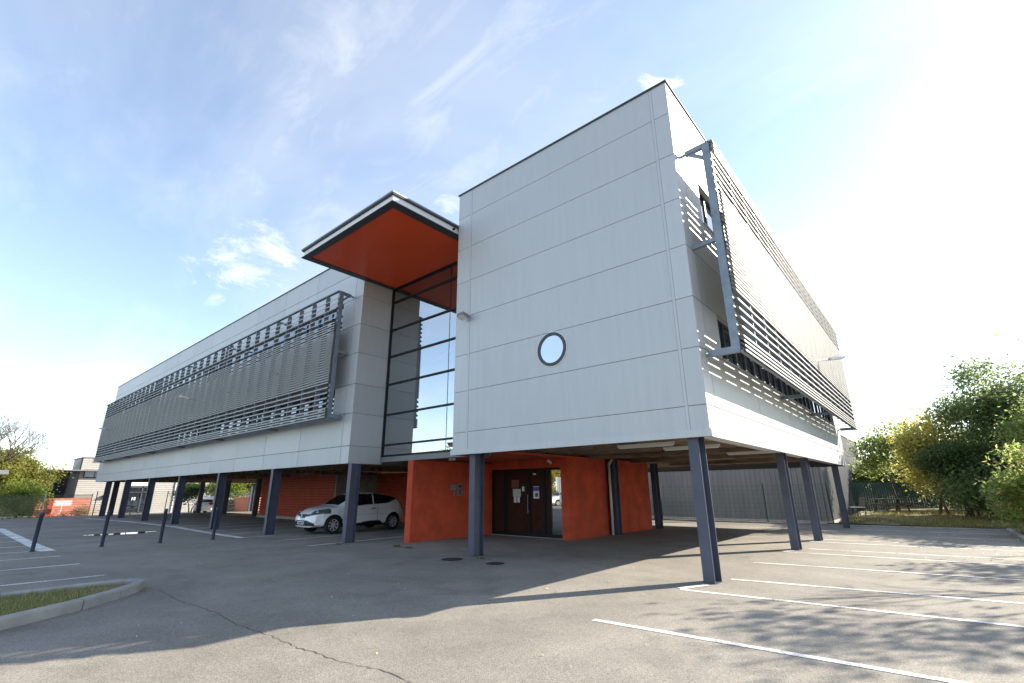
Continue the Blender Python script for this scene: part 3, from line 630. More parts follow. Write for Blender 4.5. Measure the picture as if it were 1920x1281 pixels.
# intercom and post slots on the spur wall
ic = MB(); ic.box(RX[1], RX[1] + 0.03, 3.16, 3.36, 1.33, 1.72); inter = obj('intercom', ic, M['galv'], B)
mb = MB(); mb.box(RX[1] + 0.03, RX[1] + 0.035, 3.20, 3.32, 1.60, 1.68)
for k in range(3): mb.box(RX[1] + 0.03, RX[1] + 0.034, 3.22, 3.30, 1.38 + k * 0.06, 1.41 + k * 0.06)
obj('keypad', mb, M['black'], inter)
mb = MB(); mb.box(RX[1], RX[1] + 0.015, 2.84, 3.10, 1.52, 1.70); mb.box(RX[1], RX[1] + 0.012, 3.0, 3.05, 1.34, 1.46); obj('name_plate', mb, M['grey'], B)
obj('soffit_lamp', MB().tube((-6.9, 4.62, 2.44), (-6.9, 4.78, 2.36), 0.05), M['lamp'], B); obj('soffit_lamp', MB().box(-8.9, -8.7, 2.0, 2.1, 2.42, 2.5), M['lamp'], B)
# white meter box left of the spur wall
mb = MB(); mb.box(RX[0] - 0.22, RX[0], 2.1, 2.6, 0.55, 1.12); obj('meter_box', mb, M['white'], B, bevel=0.01)
# --- red slatted store under the wing
def slat_wall(name, x0, x1, y, z0, z1, m):
    mb = MB(); z = z0
    while z < z1:
        mb.prism([(0, 0.03), (0.07, 0.0), (0.075, 0.03), (0.02, 0.115), (0, 0.115)], (x0, y, z), (0, -1, 0), (0, 0, 1), (1, 0, 0), x1 - x0); z += 0.15
    mb.box(x0, x1, y + 0.001, y + 0.05, z0 - 0.2, z1 + 0.1)
    return obj(name, mb, m, B)
sw = slat_wall('slatted_store', -32.1, -22.7, 6.15, 0.1, 2.35, M['redslat']); sw['label'] = 'red slatted store wall under the left wing'
mb = MB(); mb.box(-32.2, -22.6, 6.05, 6.25, -0.1, 0.06); mb.box(-22.7, -22.6, 6.1, 9, 0.06, 2.55); obj('plinth', mb, M['concrete'], sw)
slat_wall('slatted_wall', -22.6, -9.98, 8.8, 0.1, 2.4, M['redslat'])
# end screen of the slats seen edge-on
mb = MB()
for k in range(19): mb.bar((-32.15, 6.25, 0.15 + 0.115 * k), (-32.15, 11.6, 0.15 + 0.115 * k), 0.03, 0.06)
obj('slat_end', mb, M['redslat'], sw)

# ------------------------------------------------------------------ small things on the asphalt
def bollard(x, y, label):
    t = thing('bollard', label, 'bollard', (x, y, gz(x, y)), 0, 'bollards across the car park')
    mb = MB(); mb.lathe((0, 0, 0), (0, 0, 1), [(0.048, -0.05), (0.048, 0.95), (0.052, 0.955), (0.052, 1.02), (0.046, 1.045), (0.0, 1.05)], 16); obj('post', mb, M['bollard'], t, smooth=True)
    mb = MB(); mb.lathe((0, 0, 0), (0, 0, 1), [(0.075, 0.0), (0.072, 0.012), (0.05, 0.016)], 16); obj('base_collar', mb, M['bollard'], t)
bollard(-16.9, -6.32, 'blue-black bollard standing in the thick white line, leftmost of four')
bollard(-16.85, -4.80, 'blue-black bollard between the white line and the puddle, second from left')
bollard(-16.6, -3.37, 'blue-black bollard in front of the puddle end, third from left')
bollard(-16.4, -1.90, 'blue-black bollard nearest the long wing columns, fourth from left')
def manhole(x, y, r, label):
    t = thing('manhole_cover', label, 'manhole cover', (x, y, 0))
    mb = MB(); mb.lathe((0, 0, 0), (0, 0, 1), [(r + 0.05, 0.002), (r + 0.05, 0.007), (r + 0.012, 0.007), (r + 0.012, 0.002)], 32); obj('ring', mb, M['iron'], t)
    mb = MB(); mb.lathe((0, 0, 0), (0, 0, 1), [(r, 0.002), (r, 0.009), (0.0, 0.010)], 32)
    for k in range(5): mb.box(-r * 0.6, r * 0.6, -r * 0.55 + k * r * 0.27, -r * 0.45 + k * r * 0.27, 0.009, 0.013)
    obj('lid', mb, M['iron'], t)
manhole(-5.95, -0.47, 0.20, 'dark round manhole cover left of the front column')
manhole(-4.72, -0.36, 0.15, 'smaller dark manhole cover right of the front column')
# litter, dry leaves: nobody could count them
def litter():
    random.seed(11); mb = MB()
    def leaf(x, y, s):
        a = random.uniform(0, 6.28); z = gz(x, y) + 0.006; u = Vector((math.cos(a), math.sin(a), random.uniform(-.2, .2))) * s; v = Vector((-math.sin(a), math.cos(a), random.uniform(0, .6))) * s * 0.6
        c = Vector((x, y, z)); mb.quad(c - u, c - v + Vector((0, 0, .01)), c + u + Vector((0, 0, .012)), c + v + Vector((0, 0, .008)))
    for k in range(70): leaf(random.uniform(-14, 0), random.uniform(-5, 4.5), random.uniform(0.010, 0.026))
    for k in range(40): leaf(random.uniform(-5, 3), random.uniform(-7, -1), random.uniform(0.006, 0.016))
    for k in range(120): leaf(random.uniform(1.5, 4.4), random.uniform(6, 16.3), random.uniform(0.02, 0.04))
    for (x, y, s) in ((-2.2, -1.9, .035), (-1.95, -2.0, .03), (-10.4, -0.3, .05), (-8.55, 0.1, .035), (-13.4, -1.0, .05), (-7.0, 4.3, 0.05), (-1.75, -0.75, .05)): leaf(x, y, s)
    return tag(obj('leaf_litter', mb, leaf_mat('dry_leaf', (0.62, 0.55, 0.40), (0.42, 0.33, 0.16), trans=0.2)), 'pale dry leaves and scraps scattered over the asphalt', 'leaf litter', kind='stuff')
litter()
def weeds():
    random.seed(4); mb = MB()
    for (cx, cy, n) in ((-11.1, -0.32, 30), (-9.1, 0.35, 60), (-5.45, 0.0, 30), (-8.6, 0.3, 30), (-6.6, -7.0, 30), (-6.3, -7.25, 20)):
        for k in range(n):
            x = cx + random.gauss(0, .09); y = cy + random.gauss(0, .04); a = random.uniform(0, 6.28); h = random.uniform(.02, .06); c = Vector((x, y, 0)); u = Vector((math.cos(a), math.sin(a), 0)) * .012
            mb.quad(c - u, c + u, c + u * .4 + Vector((math.sin(a) * .03, 0, h)), c - u * .4 + Vector((math.sin(a) * .03, 0, h)))
    tag(obj('weeds', mb, leaf_mat('weed_leaf', (0.06, 0.11, 0.03), (0.11, 0.16, 0.05))), 'small green weeds growing from joints in the asphalt', 'weeds', kind='stuff')
weeds()

# ------------------------------------------------------------------ kerbs and grass
def kerb(pts, w, h, label=None, closed=False, seg=1.0, inner=0):
    # kerb stones laid along a path: each stone a short block with a fine joint
    mb = MB()
    for a, b in zip(pts[:-1], pts[1:]):
        a = Vector(a); b = Vector(b); n = max(1, round((b - a).length / seg)); d = (b - a).normalized()
        for i in range(n):
            p = a.lerp(b, i / n) + d * 0.004; q = a.lerp(b, (i + 1) / n) - d * 0.004; s = Vector((-d.y, d.x)) * (w / 2)
            z = gz(p.x, p.y); c = 0.02
            prof = [(-w / 2, -0.1), (w / 2, -0.1), (w / 2, h - c), (w / 2 - c, h), (-w / 2 + c, h), (-w / 2, h - c)]
            mb.prism(prof, (p.x, p.y, z), (-d.y, d.x, 0), (0, 0, 1), (d.x, d.y, 0), (q - p).length)
    return fixn(obj('kerb', mb, M['concrete']))
island = [(-3.9, -12.5), (-5.0, -9.2), (-5.72, -7.85), (-6.35, -6.95), (-6.85, -6.45), (-7.25, -6.12), (-7.6, -5.98), (-7.82, -6.12), (-7.86, -6.5), (-7.80, -7.6), (-7.6, -10), (-7.4, -12.5)]
tag(kerb(island, 0.16, 0.13), 'curved concrete kerb round the grass island at left', 'kerb')
mb = MB()
ix = [(-3.95 - .0, -12.5), (-5.05, -9.2), (-5.78, -7.85), (-6.4, -6.98), (-6.9, -6.5), (-7.3, -6.2), (-7.6, -6.08), (-7.78, -6.2), (-7.8, -6.5), (-7.72, -7.6), (-7.52, -10), (-7.35, -12.5)]
mb.poly([(x, y, 0.075) for x, y in ix][::-1]); tag(obj('island_soil', mb, M['soil']), kind='structure')
def inside(pt, poly):
    x, y = pt; c = False; n = len(poly)
    for i in range(n):
        x1, y1 = poly[i]; x2, y2 = poly[(i + 1) % n]
        if (y1 > y) != (y2 > y) and x < (x2 - x1) * (y - y1) / (y2 - y1) + x1: c = not c
    return c
def blades(pts, h0, h1, w):
    mb = MB()
    for (x, y, z) in pts:
        a = random.uniform(0, 6.28); h = random.uniform(h0, h1); c = Vector((x, y, z)); u = Vector((math.cos(a), math.sin(a), 0)) * w; k = Vector((random.gauss(0, .35), random.gauss(0, .35), 1)) * h
        i = len(mb.v); mb.v += [tuple(c - u), tuple(c + u), tuple(c + k)]; mb.f.append((i, i + 1, i + 2))
    return mb
random.seed(21); pts = []
while len(pts) < 9000:
    x = random.uniform(-8, -4); y = random.uniform(-11, -6.1)
    if inside((x, y), ix) and not (y > -6.9 and random.random() < (y + 6.9) / 0.6): pts.append((x, y, 0.07))
tag(obj('island_grass', blades(pts, 0.03, 0.09, 0.006), leaf_mat('lawn_blade', (0.12, 0.145, 0.035), (0.25, 0.25, 0.085), (0.38, 0.33, 0.15), 0.35)), 'short grass on the kerbed island at left', 'grass', kind='stuff')
# back kerb and the verge under the trees
tag(kerb([(-9, 16.35), (-0.6, 16.55), (4.35, 16.75)], 0.15, 0.06), 'low concrete kerb along the far edge of the car park', 'kerb')
tag(kerb([(4.42, 16.6), (4.45, 13), (4.42, 9), (4.4, 3), (4.4, -14)], 0.15, 0.10), 'concrete kerb along the right edge of the car park', 'kerb')
def verge():
    mb = MB(); xs = [-1.2 + 0.5 * i for i in range(26)] + [14, 20, 40]; ys = [16.75 + 0.5 * j for j in range(44)] + [45, 60]
    for y in ys:
        for x in xs:
            hz = 0.05 + 0.10 * sstep(17, 24, y) + 0.05 * mnoise.noise((x * .6, y * .6, 0)) + 0.12 * math.exp(-((x - 0.3) / 1.2) ** 2 - ((y - 18.2) / 1.0) ** 2)
            hz -= 0.75 * (1 - sstep(-1.2, 0.2, x)) * sstep(17.0, 19, y)
            mb.v.append((x, y, hz))
    n = len(xs)
    for j in range(len(ys) - 1):
        for i in range(n - 1): a = j * n + i; mb.f.append((a, a + 1, a + n + 1, a + n))
    tag(obj('verge', mb, M['soil'], smooth=True), kind='structure')
    mb = MB(); xs = [4.5 + 0.7 * i for i in range(12)]; ys = [-16 + i for i in range(34)]
    for y in ys:
        for x in xs: mb.v.append((x, min(y, 16.75), 0.08 + 0.05 * mnoise.noise((x * .7, y * .7, 5)) if x > 4.6 else 0.07))
    n = len(xs)
    for j in range(len(ys) - 1):
        for i in range(n - 1): a = j * n + i; mb.f.append((a, a + 1, a + n + 1, a + n))
    tag(obj('verge', mb, M['soil'], smooth=True), kind='structure')
    random.seed(8); pts = []
    for k in range(14000):
        x = random.uniform(-0.7, 8); y = 16.85 + 11 * random.random() ** 1.5
        if mnoise.noise((x * .8, y * .8, 2)) > -0.15: pts.append((x, y, 0.05 + 0.10 * sstep(17, 24, y) + 0.12 * math.exp(-((x - 0.3) / 1.2) ** 2 - ((y - 18.2) / 1.0) ** 2)))
    for k in range(3000):
        pts.append((random.uniform(4.55, 8), random.uniform(4, 16.7), 0.08))
    tag(obj('verge_grass', blades(pts, 0.04, 0.16, 0.012), leaf_mat('dry_grass_blade', (0.10, 0.11, 0.02), (0.24, 0.20, 0.06), (0.36, 0.29, 0.10), 0.35)), 'yellowing grass under the trees at right', 'grass', kind='stuff')
verge()

# ------------------------------------------------------------------ trees
def grow(mb, p, d, length, r, depth, tips, spread=0.6, up=0.25):
    # one tapered limb in bending steps, then its forks
    steps = 3; q = p.copy(); dd = d.copy()
    for k in range(steps):
        nd = (dd + Vector((random.gauss(0, .12), random.gauss(0, .12), random.gauss(0.05, .08)))).normalized()
        e = q + nd * (length / steps); ra = r * (1 - 0.35 * k / steps); rb = r * (1 - 0.35 * (k + 1) / steps)
        mb.tube(q, e, ra, rb, 6 if r < 0.05 else 9, cap=False); q = e; dd = nd
        if depth <= 2 and k: tips.append(q.copy())
    if depth == 0: tips.append(q.copy()); return
    for k in range(random.choice((2, 3, 3))):
        a = random.uniform(0, 6.28); o = dd.orthogonal().normalized(); w = dd.cross(o); s = (o * math.cos(a) + w * math.sin(a)) * spread * random.uniform(.7, 1.3)
        grow(mb, q, (dd + s + Vector((0, 0, up * .4))).normalized(), length * random.uniform(.62, .85), r * 0.6, depth - 1, tips, spread, up)
def leaf_cloud(mb, blobs, n, size, clump=26, seed=1, aspect=0.5, extra=(), spread=0.30, droop=0.0):
    # leaves gathered in clumps through the volume of the blobs, thicker near their skins
    rnd = random.Random(seed); tot = sum(b[3] * b[4] * b[5] for b in blobs); cl = []
    for b in blobs:
        m = max(3, int(n / clump * b[3] * b[4] * b[5] / tot))
        for k in range(m):
            while True:
                v = Vector((rnd.uniform(-1, 1), rnd.uniform(-1, 1), rnd.uniform(-1, 1)))
                if 0.05 < v.length < 1: break
            r = v.length ** 0.45 * (1 + 0.22 * mnoise.noise(v.normalized() * 2.2 + Vector((seed, b[0], b[1])))); v = v.normalized() * r
            cl.append(Vector((b[0] + v.x * b[3], b[1] + v.y * b[4], b[2] + v.z * b[5])))
    cl += list(extra)
    for c in cl:
        for k in range(int(clump * rnd.uniform(.5, 1.4))):
            p = c + Vector((rnd.gauss(0, spread), rnd.gauss(0, spread), rnd.gauss(0, spread * .75)))
            u = Vector((rnd.gauss(0, 1), rnd.gauss(0, 1), rnd.gauss(-droop, .7))).normalized(); w = u.cross(Vector((rnd.gauss(0, .6), rnd.gauss(0, .6), 1))).normalized()
            s = size * rnd.uniform(.6, 1.35); f = u.cross(w) * s * 0.18; i = len(mb.v)
            a, b_, c_, d_ = p - u * s, p - w * s * aspect + f, p + u * s, p + w * s * aspect + f
            mb.v += [tuple(a), tuple(b_), tuple(c_), tuple(d_)]; mb.f += [(i, i + 1, i + 2), (i, i + 2, i + 3)]
def tree(name, label, cat, loc, h, blobs, n, size, lm, seed, trunk_r=0.12, fork=0.35, depth=3, group=None, clump=26, stems=1, aspect=0.5, spread=0.3, lean=(0, 0), tipleaf=True, limb=0.2):
    random.seed(seed)
    t = thing(name, label, cat, loc, 0, group)
    mb = MB(); tips = []
    for k in range(stems):
        o = Vector((random.gauss(0, .12), random.gauss(0, .12), -0.1)) if stems > 1 else Vector((0, 0, -0.1))
        d = Vector((lean[0] + random.gauss(0, .08 if stems == 1 else .3), lean[1] + random.gauss(0, .08 if stems == 1 else .3), 1)).normalized()
        e = o + d * h * fork; m = o.lerp(e, .5) + Vector((random.gauss(0, .04), random.gauss(0, .04), 0))
        rr = trunk_r / math.sqrt(stems)
        mb.tube(o, m, rr * 1.15, rr * .95, 10, cap=False); mb.tube(m, e, rr * .95, rr * .8, 10, cap=False)
        for j in range(4 if stems == 1 else 2):
            a = random.uniform(0, 6.28); grow(mb, e, Vector((math.cos(a) * .55, math.sin(a) * .55, random.uniform(.5, 1.1))).normalized(), h * limb, rr * .55, depth, tips)
    obj('trunk', mb, M['bark'], t, smooth=True)
    lb = MB()
    ok = [p for p in tips if any(((p.x - b[0]) / b[3]) ** 2 + ((p.y - b[1]) / b[4]) ** 2 + ((p.z - b[2]) / b[5]) ** 2 < 1.7 for b in blobs)] if tipleaf else []
    leaf_cloud(lb, blobs, n, size, clump, seed, aspect, ok, spread)
    obj('crown', lb, lm, t)
    return t
LM = dict(
    dark=leaf_mat('dark_green_leaf', (0.085, 0.13, 0.055), (0.17, 0.22, 0.085), (0.30, 0.31, 0.12), 0.62),
    mid=leaf_mat('mid_green_leaf', (0.035, 0.07, 0.018), (0.075, 0.12, 0.03), (0.13, 0.15, 0.04), 0.42),
    yellow=leaf_mat('yellow_green_leaf', (0.24, 0.24, 0.055), (0.40, 0.36, 0.08), (0.50, 0.43, 0.10), 0.6),
    light=leaf_mat('light_green_leaf', (0.12, 0.17, 0.04), (0.22, 0.27, 0.065), (0.33, 0.33, 0.10), 0.6),
    laurel=leaf_mat('glossy_shrub_leaf', (0.14, 0.20, 0.045), (0.27, 0.33, 0.08), (0.42, 0.24, 0.13), 0.55),
    lime=leaf_mat('lime_shrub_leaf', (0.09, 0.14, 0.015), (0.19, 0.24, 0.03), (0.26, 0.28, 0.05), 0.45),
    olive=leaf_mat('autumn_olive_leaf', (0.13, 0.15, 0.03), (0.24, 0.24, 0.055), (0.33, 0.28, 0.08), 0.5))
# right side, behind the car park
tree('tree', 'tall dark green tree, highest of those behind the car park at right', 'tree', (5.5, 24.5, 0.1), 7.4, [(0.0, 0, 5.9, 1.3, 1.6, 1.5), (-0.9, 0.2, 4.5, 1.1, 1.4, 1.0), (1.5, 0.3, 5.3, 1.5, 1.6, 1.3), (-0.5, -0.3, 3.1, 1.4, 1.5, 1.1), (1.4, 0, 3.2, 1.7, 1.6, 1.4), (0.5, 0, 1.6, 1.5, 1.4, 0.8), (-0.1, 0.3, 6.9, .6, .7, .6), (1.9, 0.2, 6.5, .7, .7, .5)], 12500, 0.105, LM['dark'], 3, 0.16, 0.30, stems=3, spread=0.33, clump=20)
tree('tree', 'yellow leaved tree between the thin green tree and the tall dark one', 'tree', (2.75, 25.0, 0.1), 5.2, [(0, 0, 3.7, 1.0, 1.1, 1.1), (-0.5, 0.2, 2.6, 0.95, 1.0, 1.0), (0.6, -0.1, 2.5, .95, 1.0, 1.0), (0.3, 0, 4.5, .65, .7, .6), (-0.2, -.3, 1.7, .9, .8, .6)], 7600, 0.10, LM['yellow'], 5, 0.1, 0.26, stems=2, spread=0.28, clump=20)
tree('tree', 'thin light green tree beside the corrugated warehouse', 'tree', (0.75, 30, 0.1), 5.6, [(-0.2, 0, 3.6, 1.0, 1.2, 1.0), (0.5, 0.2, 4.6, 0.9, 1.0, .8), (-0.9, 0, 2.7, .8, 1.0, .6), (0.9, -0.1, 3.3, .8, .9, .7), (-1.0, 0, 4.0, .5, .6, .5)], 4500, 0.10, LM['light'], 9, 0.07, 0.3, clump=16)
tree('tree', 'bushy mid green tree in front of the tall dark tree at right edge', 'tree', (7.3, 20.6, 0.1), 5.6, [(0, 0, 4.1, 1.4, 1.3, 1.2), (-0.9, -0.2, 3.2, 1.1, 1.1, 1.0), (0.3, 0, 2.5, 1.6, 1.4, 1.2), (1.5, 0.2, 3.6, 1.3, 1.3, 1.3), (-.4, -.2, 1.5, 1.2, 1.0, 0.8), (1.2, 0, 1.4, 1.2, 1.0, 1.0)], 11000, 0.09, LM['light'], 12, 0.1, 0.26, stems=3, clump=20)
tree('shrub', 'glossy leaved shrub with reddish tips at the right kerb', 'shrub', (5.15, 14.4, 0.05), 2.8, [(0, 0, 1.9, 0.85, 0.8, 0.85), (-0.55, -0.1, 1.2, 0.7, 0.7, 0.75), (0.5, 0, 1.3, 0.9, .8, .9), (-0.35, 0, 0.55, 0.75, 0.6, 0.5), (0.5, 0, .5, .9, .7, .5)], 5200, 0.085, LM['laurel'], 15, 0.06, 0.2, stems=5, depth=2, clump=18, aspect=0.42, spread=0.16)
tree('shrub', 'dark shrub under the trees at the end of the far kerb', 'shrub', (4.4, 21.5, 0.1), 2.2, [(0, 0, 1.5, 1.2, 1.0, 1.0), (1.1, 0, 1.2, 1.1, 1.0, .9), (-1.0, 0.6, 1.4, .9, .9, .7)], 5200, 0.07, LM['dark'], 18, 0.07, 0.25, stems=4, depth=2)
tree('tree', 'slim multi-stemmed tree with bare lower trunks behind the far kerb', 'tree', (3.7, 23.0, 0.1), 3.6, [(0, 0, 2.5, .9, 1.0, .7), (0.7, 0.1, 2.2, 0.8, 0.9, .6), (-.5, 0, 2.0, .5, .7, .4)], 2600, 0.075, LM['mid'], 23, 0.13, 0.38, stems=5)
# a wall of growth farther back
for i, (x, y, h, k) in enumerate(((8.5, 30, 7.5, 'mid'), (11.5, 27, 8.0, 'dark'), (5.8, 34, 6.0, 'light'), (2.2, 38, 4.6, 'mid'), (-0.6, 41, 4.2, 'light'), (13, 21, 7.0, 'mid'))):
    tree('tree', ('mid green tree in the row far behind the tall dark tree', 'dark tree far behind at the right edge', 'light green tree far behind the yellow tree', 'low green tree far behind the yellow tree', 'low light tree at the far end of the warehouse', 'broad green tree at the right edge behind the shrub')[i], 'tree', (x, y, 0.1), h, [(0, 0, h * .62, h * .26, h * .26, h * .3), (h * .2, 0, h * .42, h * .25, h * .25, h * .22), (-h * .2, 0, h * .36, h * .24, h * .24, h * .22)], 5200, 0.12, LM[k], 30 + i, 0.12, 0.25, stems=2)
# trees standing to the right, whose shade falls over the bays
for i, (x, y, h, n, lab) in enumerate(((6.9, 7.3, 6.2, 1050, 'small tree on the verge right of the nearest parking bays'), (9.0, 13.6, 6.2, 2000, 'tree on the verge beyond the shrub, second along the kerb'), (10.9, 15.6, 6.8, 2600, 'taller tree on the verge behind the second one'))):
    tree('tree', lab, 'tree', (x, y, 0.05), h, [(0, 0, h * .80, 1.1, .5, .45), (1.1, .2, h * .76, 1.0, .5, .42), (-.9, -.1, h * .78, .7, .4, .36), (0.3, 0.1, h * .92, .8, .4, .35)], n, 0.085, LM['light'], 50 + i, 0.07, 0.42, clump=16, tipleaf=False, limb=0.15)
# left side, beyond the mesh fence
tree('tree', 'olive and yellow tree beyond the fence at far left', 'tree', (-61.5, -4.2, -0.5), 6.5, [(0, 0, 4.1, 1.7, 1.8, 1.7), (0.3, -1.3, 3.4, 1.4, 1.3, 1.4), (0.2, 1.5, 3.3, 1.4, 1.4, 1.2), (0, 2.6, 3.6, 1.0, 1.1, .9), (0, .3, 5.4, .9, .9, .8)], 9000, 0.13, LM['olive'], 61, 0.14, 0.28, spread=0.35)
tree('shrub', 'bright lime green bush beyond the fence at far left', 'shrub', (-57, -3.3, -0.4), 3.2, [(0, 0, 1.9, 1.2, 1.1, 1.2), (0, 0.9, 1.4, 1.1, .9, 1.0), (0, -1.1, 1.2, 1.1, 1.1, .9), (0, -2.2, 1.0, 1.0, 1.0, .7)], 6500, 0.09, LM['lime'], 64, 0.06, 0.2, stems=4, depth=2)
tree('tree', 'nearly bare tree at the left picture edge', 'tree', (-61.5, -6.3, -0.5), 8.8, [(0, 0, 6.5, 2, 2.2, 2)], 260, 0.10, LM['olive'], 66, 0.2, 0.25, depth=6, stems=1, clump=3, tipleaf=False, limb=0.24)
tree('tree', 'small dark tree in front of the dark slate building', 'tree', (-64, -2.6, -0.5), 3.0, [(0, 0, 2.3, 1.0, 1.1, .9), (0, -.8, 2.0, .8, .8, .8)], 2600, 0.12, LM['dark'], 68, 0.08, 0.3)
# growth seen through the columns behind the long wing
for i, (x, y, h, k) in enumerate(((-52.5, 11.4, 4.2, 'lime'), (-53.5, 13.6, 4.4, 'olive'), (-52, 16.0, 4.0, 'mid'), (-50, 18.5, 4.6, 'lime'), (-46, 20.5, 4.4, 'mid'), (-41.5, 21.5, 4.8, 'lime'), (-55, 9.0, 3.4, 'mid'))):
    tree('tree', ('lime green small tree behind the white parked car', 'olive small tree right of the white parked car', 'green small tree above the rubble wall', 'lime tree right of the rubble wall', 'green tree behind the orange skip', 'lime tree behind the slatted store', 'thin green tree in front of the white warehouse')[i], 'tree', (x, y, -0.35), h, [(0, 0, h * .62, 1.2, 1.3, h * .3), (0.2, 0.9, h * .5, 1.1, 1.0, h * .25), (0, -.9, h * .45, 1.0, .9, h * .25)], 2600 if i < 6 else 700, 0.11, LM[k], 80 + i, 0.08, 0.25, stems=2)
# trees across the street behind the camera: they show only in the reflections and in the light
for i, (x, y, h, k) in enumerate(((-35.5, -33.5, 7.5, 'yellow'), (-34, -41, 8.5, 'olive'), (-27, -44, 8, 'yellow'), (-46, -33, 7.5, 'olive'))):
    tree('tree', ('yellow tree across the street behind the reflected sign', 'olive tree across the street, second from the sign', 'yellow tree across the street, farthest from the sign', 'olive tree across the street beyond the sign')[i], 'tree', (x, y, -.1), h, [(0, 0, h * .62, 2.4, 2.4, h * .3), (1.2, 1.4, h * .38, 1.8, 1.8, h * .24), (-1.2, -1.4, h * .36, 1.8, 1.8, h * .24), (0.8, -1, h * .3, 1.5, 1.5, h * .2)], 4200, 0.17, LM[k], 95 + i, 0.16, 0.25)

# ------------------------------------------------------------------ fences
def mesh_fence(name, label, a, b, h, post_m, wire_m, pitch=2.5, wire=0.006, cell=(0.055, 0.2)):
    a = Vector(a); b = Vector(b); L = (b - a).length; d = (b - a).normalized(); n = max(1, round(L / pitch)); t = thing(name, label, 'fence')
    P = lambda s: (lambda q: Vector((q.x, q.y, gz(q.x, q.y))))(a + d * s)
    for k in range(n + 1):
        q = P(L * k / n); mb = MB(); mb.bar(q - Vector((0, 0, .1)), q + Vector((0, 0, h + 0.05)), 0.06, 0.06, up=(1, 0, 0)); obj('post', mb, post_m, t)
    for k in range(n):
        mb = MB(); s0 = L * k / n + .03; s1 = L * (k + 1) / n - .03; m = int((s1 - s0) / cell[0])
        for i in range(m + 1): q = P(s0 + (s1 - s0) * i / m); mb.bar(q + Vector((0, 0, .06)), q + Vector((0, 0, h)), wire, wire, up=(1, 0, 0))
        z = 0.08
        while z <= h: mb.bar(P(s0) + Vector((0, 0, z)), P(s1) + Vector((0, 0, z)), wire * 1.2, wire * 1.2); z += cell[1]
        obj('mesh_panel', mb, wire_m, t)
    return t
mesh_fence('mesh_fence', 'green mesh fence in front of the grey corrugated warehouse', (-22, 17.6), (-1.0, 17.6), 1.75, M['green'], M['green'], 2.6, 0.007, (0.06, 0.2))
mesh_fence('mesh_fence', 'grey mesh fence along the far left edge of the car park', (-46.0, -16.0), (-46.0, -0.4), 1.60, M['lightgrey'], mat('olive_wire', (0.10, 0.11, 0.06), 0.6), 2.6, 0.016, (0.055, 0.16))
mesh_fence('mesh_fence', 'thin mesh fence in front of the white warehouse', (-50.2, 0.6), (-50.2, 18.0), 1.9, M['galv'], M['galv'], 2.5, 0.005, (0.10, 0.2))
mesh_fence('mesh_fence', 'green mesh fence across the street, seen in the door glass', (-44, -24.0), (-20, -34.0), 1.6, M['white'], M['green'], 3.0, 0.012, (0.12, 0.2))

# ------------------------------------------------------------------ other buildings
def warehouse():
    t = thing('warehouse', 'low grey corrugated warehouse behind the car park at right', 'warehouse', (-2.35, 26, -0.62))
    # corrugated sheet in plan, local coordinates
    H = 6.1; per = 0.30; mb = MB()
    def sheet(p0, d, nrm, L, z0, z1):
        p0 = Vector(p0); d = Vector(d); nrm = Vector(nrm); k = 0; pts = []
        while k * per < L:
            for u, o in ((0, 0), (0.11, 0), (0.15, 0.045), (0.26, 0.045)): 
                if k * per + u <= L: pts.append(p0 + d * (k * per + u) + nrm * o)
            k += 1
        pts.append(p0 + d * L); i = len(mb.v)
        for q in pts: mb.v += [(q.x, q.y, z0), (q.x, q.y, z1)]
        for j in range(len(pts) - 1): mb.f.append((i + 2 * j, i + 2 * j + 2, i + 2 * j + 3, i + 2 * j + 1))
    sheet((-40, 0, 0), (1, 0, 0), (0, -1, 0), 40, 0.25, H); sheet((0, 0.0, 0), (0, 1, 0), (1, 0, 0), 22, 0.25, H)
    mb.box(-40, -0.06, 0.05, 21.9, 0, H - 0.1)
    obj('wall', mb, M['corr'], t)
    mb = MB(); mb.box(-40, 0.08, -0.06, 0.0, 0, 0.25); mb.box(-0.02, 0.08, 0.0, 22, 0, 0.25); obj('plinth', mb, M['concrete'], t)
    mb = MB(); mb.box(-40, 0.10, -0.10, 0.12, H, H + 0.14); mb.box(-0.12, 0.10, 0.12, 22, H, H + 0.14); obj('roof_trim', mb, M['grey'], t)
    mb = MB(); mb.box(-0.03, 0.075, -0.075, 0.03, 0.25, H); obj('corner_trim', mb, M['corr'], t)
warehouse()
